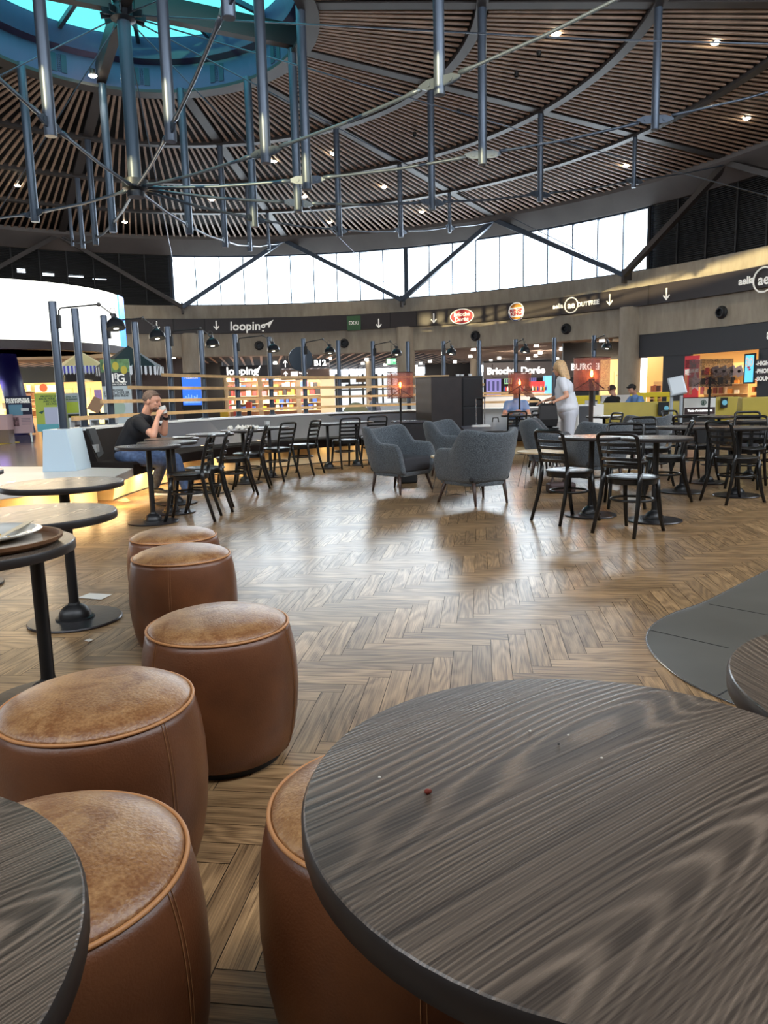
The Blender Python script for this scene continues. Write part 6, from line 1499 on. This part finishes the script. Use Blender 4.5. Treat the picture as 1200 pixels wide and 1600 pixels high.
b = MB(); b.box(-hw, hw, -.006, 0, -hh, -hh * .62); b.build('sea_strip', mat('sea_blue', (110, 190, 200), .5), o); b = MB(); b.prism([(-.28, 0), (-.14, .05), (-.2, -.04)], .005, .01, Matrix.Rotation(pi / 2, 4, 'X')); b.build('bow_print', DB, o)
b = MB(); b.box(-.14, .24, -.008, 0, -.28, .12); b.build('blank_panel', mat('panel_pale', (206, 210, 232), .5), o)
o = banner('poster', (101, 614, 126, 670), mat('banner_grey_blue', (176, 184, 196), .5), 17.9, 'grey and lime poster between the first two posts', 'poster'); hw, hh = o['hw'], o['hh']
yframe(o, "J'irai, que", .07, DB, 0, hh * .8); yframe(o, 'ce moment', .06, DB, 0, hh * .66); b = MB(); b.box(-hw * .7, hw * .8, -.006, 0, -hh * .1, hh * .5); b.build('lime_panel', mat('banner_lime', (190, 206, 88), .5), o)
b = MB(); b.box(-hw * .6, hw * .8, -.02, 0, -hh * .4, -hh * .18); b.build('dark_panel', BLACK, o)
o = panel('sandwich_board', 10, 619, 50, 677, 23.5, mat('board_navy', (34, 36, 62), .5), 'A-frame board, navy on top and pink below, at the left edge', 'sandwich board', d=.05); hw, hh = o['hw'], o['hh']
PINK = mat('board_pink', (214, 180, 184), .5); b = MB(); b.box(-hw * .95, hw * 1.0, -.008, 0, -hh, -.0); b.build('pink_panel', PINK, o); b = MB(); b.box(-hw * .75, hw * .3, -.014, 0, -.02, hh * .55); b.build('blue_panel', mat('board_blue', (112, 158, 180), .5), o)
b = MB(); b.box(hw * .2, hw * .8, -.018, 0, hh * .2, hh * .36); b.build('label', WHITE, o); b = MB(); b.box(-hw * .9, -hw * .05, -.014, 0, -hh * .62, -.08); b.build('photo_print', mat('photo_mix', (130, 96, 100), .6, nz=(14, .6)), o)
yframe(o, 'EN SAVOIR PLUS', .1, SIGNW, 0, hh * .82, bold=.004); yframe(o, 'VOUS INFORMER', .1, SIGNW, 0, hh * .69, bold=.004)
for x in (-hw * .7, hw * .8): b = MB(); b.bar((x, -.02, -hh), (x + .08, -.15, -o.location.z), .05, .03); b.build('leg', WHITE, o)
for i in range(5): b = MB(); b.box(hw * .15, hw * .85, -.012, -.0, -hh * (.2 + i * .08) - .008, -hh * (.2 + i * .08) + .008); b.build('text_line', mat('text_grey', (150, 130, 140), .6), o)
o = panel('counter_block', -12, 648, 11, 672, 23, PINK, 'pale pink counter block at the left edge', 'counter', d=.4); b = MB(); b.box(-o['hw'], o['hw'], .02, .38, -o.location.z, -o['hh']); b.build('base', mat('counter_taupe', (130, 112, 104), .5), o)
b = MB(); q = [gp(*a) for a in ((-20, 686), (30, 690), (31, 691), (-20, 696))]; b.prism([(p.x, p.y) for p in q][::-1], -.011, -.008); tag(b.build('floor_marking', mat('marking_yellow', (240, 208, 40), .5)), 'bright yellow wedge marking on the floor at the left edge', 'floor marking')
p = at(1, 672, 23.5); b = MB(); b.box(-.05, .05, -.05, .05, 0, .55); o = b.build('bollard', mat('marking_yellow', (240, 208, 40), .5)); o.location = (p.x, 22.6, 0); tag(o, 'yellow post at the very left edge', 'bollard')
# ice cream stall: awnings
ST1 = mat('awning_black', (24, 24, 28), .6); STW = mat('awning_white', (232, 232, 236), .6); STB = mat('awning_blue', (88, 84, 190), .6); STO = mat('awning_peach', (238, 196, 140), .6)
def awning(px, ytop, ybot, rpx, Y, label, main, stripes):
    c_ = at(px, ytop, Y); zb = at(px, ybot, Y).z; r = rpx * Y / F; o = empty('stall_umbrella', (c_.x, Y, 0)); tag(o, label, 'umbrella', 'umbrellas of the ice cream stall')
    b = MB(); n = 8; top = (0, 0, c_.z); vs = [top] + [(r * math.cos(2 * pi * (i + .5) / n), r * math.sin(2 * pi * (i + .5) / n), zb) for i in range(n)]
    b.add(vs, [(0, i + 1, (i + 1) % n + 1) for i in range(n)]); q = b.build('canopy', main, o); s = q.modifiers.new('s', 'SOLIDIFY'); s.thickness = .015
    fr = MB()
    for i in range(n):
        a_, c2_ = Vector(vs[1 + i]), Vector(vs[1 + (i + 1) % n])
        for k in range(10):
            m_ = stripes[k % len(stripes)]; p0, p1 = a_.lerp(c2_, k / 10), a_.lerp(c2_, (k + 1) / 10); b = MB(); dz = .16 + .03 * (k % 2)
            b.add([p0, p1, p1 - Vector((0, 0, dz)), (p0 + p1) / 2 - Vector((0, 0, dz + .03)), p0 - Vector((0, 0, dz))], [(0, 1, 2, 3, 4)])
            if abs(((i + .5) / n) - .5) < .6 and (a_.y + c2_.y) < r * .8: b.build('fringe_flap', m_, o)
    b = MB(); b.tube([(0, 0, 0), (0, 0, c_.z - .02)], .025, 10); b.build('pole', WIRE, o)
    for i in range(n): b = MB(); b.tube([(0, 0, c_.z - .03), Vector(vs[1 + i]) - Vector((0, 0, .01))], .01, 6); b.build('rib', STW, o)
awning(200, 540, 574, 50, 18.5, 'black umbrella with a fringed edge over the ice cream banner', ST1, [ST1, STW])
awning(126, 549, 573, 37, 19.5, 'blue and white striped umbrella of the stall behind the first posts', STO, [STB, STW])
o = empty('stall_counter', (at(140, 650, 16).x, 16, 0)); tag(o, 'white stall counter with shelves behind the second and third post', 'counter')
b = MB(); b.box(-.45, .45, 0, .5, .80, .86); b.build('worktop', WHITE, o); 
for x in (-.43, .0, .43): b = MB(); b.box(x - .015, x + .015, 0, .5, 0, .8); b.build('side_panel', WHITE, o)
b = MB(); b.box(-.43, .43, .2, .5, .1, .7); b.build('drawer_block', mat('drawer_mix', (70, 56, 50), .6, nz=(6, .5)), o)
o = empty('cash_register', (at(152, 640, 16.2).x, 16.15, .86)); tag(o, 'cash register with a tilted screen on the stall counter', 'cash register')
b = MB(); b.box(-.18, .22, 0, .26, 0, .09); b.build('base', BLACK, o, bevel=.01); b = MB(); b.box(-.14, .12, .0, .02, -.16, .16, Matrix.Translation((-.03, .1, .26)) @ Matrix.Rotation(.45, 4, 'Y') @ Matrix.Rotation(-.4, 4, 'X')); b.build('screen', mat('screen_tan', (160, 122, 92), .35), o, bevel=.005)
b = MB(); b.bar((0, .16, .08), (0, .14, .24), .04, .04); b.build('screen_arm', BLACK, o)
o = panel('crate', 112, 650, 129, 667, 16.6, mat('crate_yellow', (226, 178, 50), .5), 'yellow box on the stall beside the second post', 'box', d=.3); b = MB(); b.box(-o['hw'], o['hw'], 0, .3, -o.location.z, -o['hh']); b.build('stand', WHITE, o)
# shop interior on the left: lamp, framed pictures
for i, (x0, y0, x1, y1, c) in enumerate(((146, 606, 161, 634, (70, 62, 130)), (133, 606, 142, 634, (240, 180, 150)), (98, 606, 114, 622, (240, 206, 150)), (118, 606, 128, 622, (236, 190, 140)))):
    o = panel('framed_picture', x0, y0, x1, y1, 45.95, mat('frame_cream', (226, 190, 130), .6), 'framed picture on the warm shop wall, %s from the right' % ORD[i], 'picture', d=.05, group='pictures in the warm shop'); b = MB(); b.box(-o['hw'] * .75, o['hw'] * .75, -.01, 0, -o['hh'] * .8, o['hh'] * .8); b.build('print', mat('print_%d' % i, c, .6, nz=(3, .3)), o)
o = panel('lit_canopy_sign', 29, 602, 90, 613, 45.9, mat('lit_cream', (255, 236, 180), .5, emit=(255, 236, 180), es=.9), 'glowing cream sign with a red round logo in the warm shop', 'sign', d=.1); b = MB(); b.lathe([(0, 0), (.24, 0), (.24, .03)], 24, Matrix.Translation((.35, -.02, .05)) @ Matrix.Rotation(pi / 2, 4, 'X')); b.build('logo_disc', mat('logo_redorange', (206, 80, 50), .5, emit=(206, 80, 50), es=.4), o)
p = at(56, 548, 32.5); o = empty('track_spot', (p.x, p.y - .8, p.z)); tag(o, 'black track spotlight under the beige soffit', 'ceiling light'); b = MB(); b.box(-.1, .1, -.1, .1, -.28, -.08, Matrix.Rotation(.7, 4, 'Y')); b.build('head', BLACK, o); b = MB(); b.box(-.03, .03, -.03, .03, -.2, .1); b.build('stem', BLACK, o)
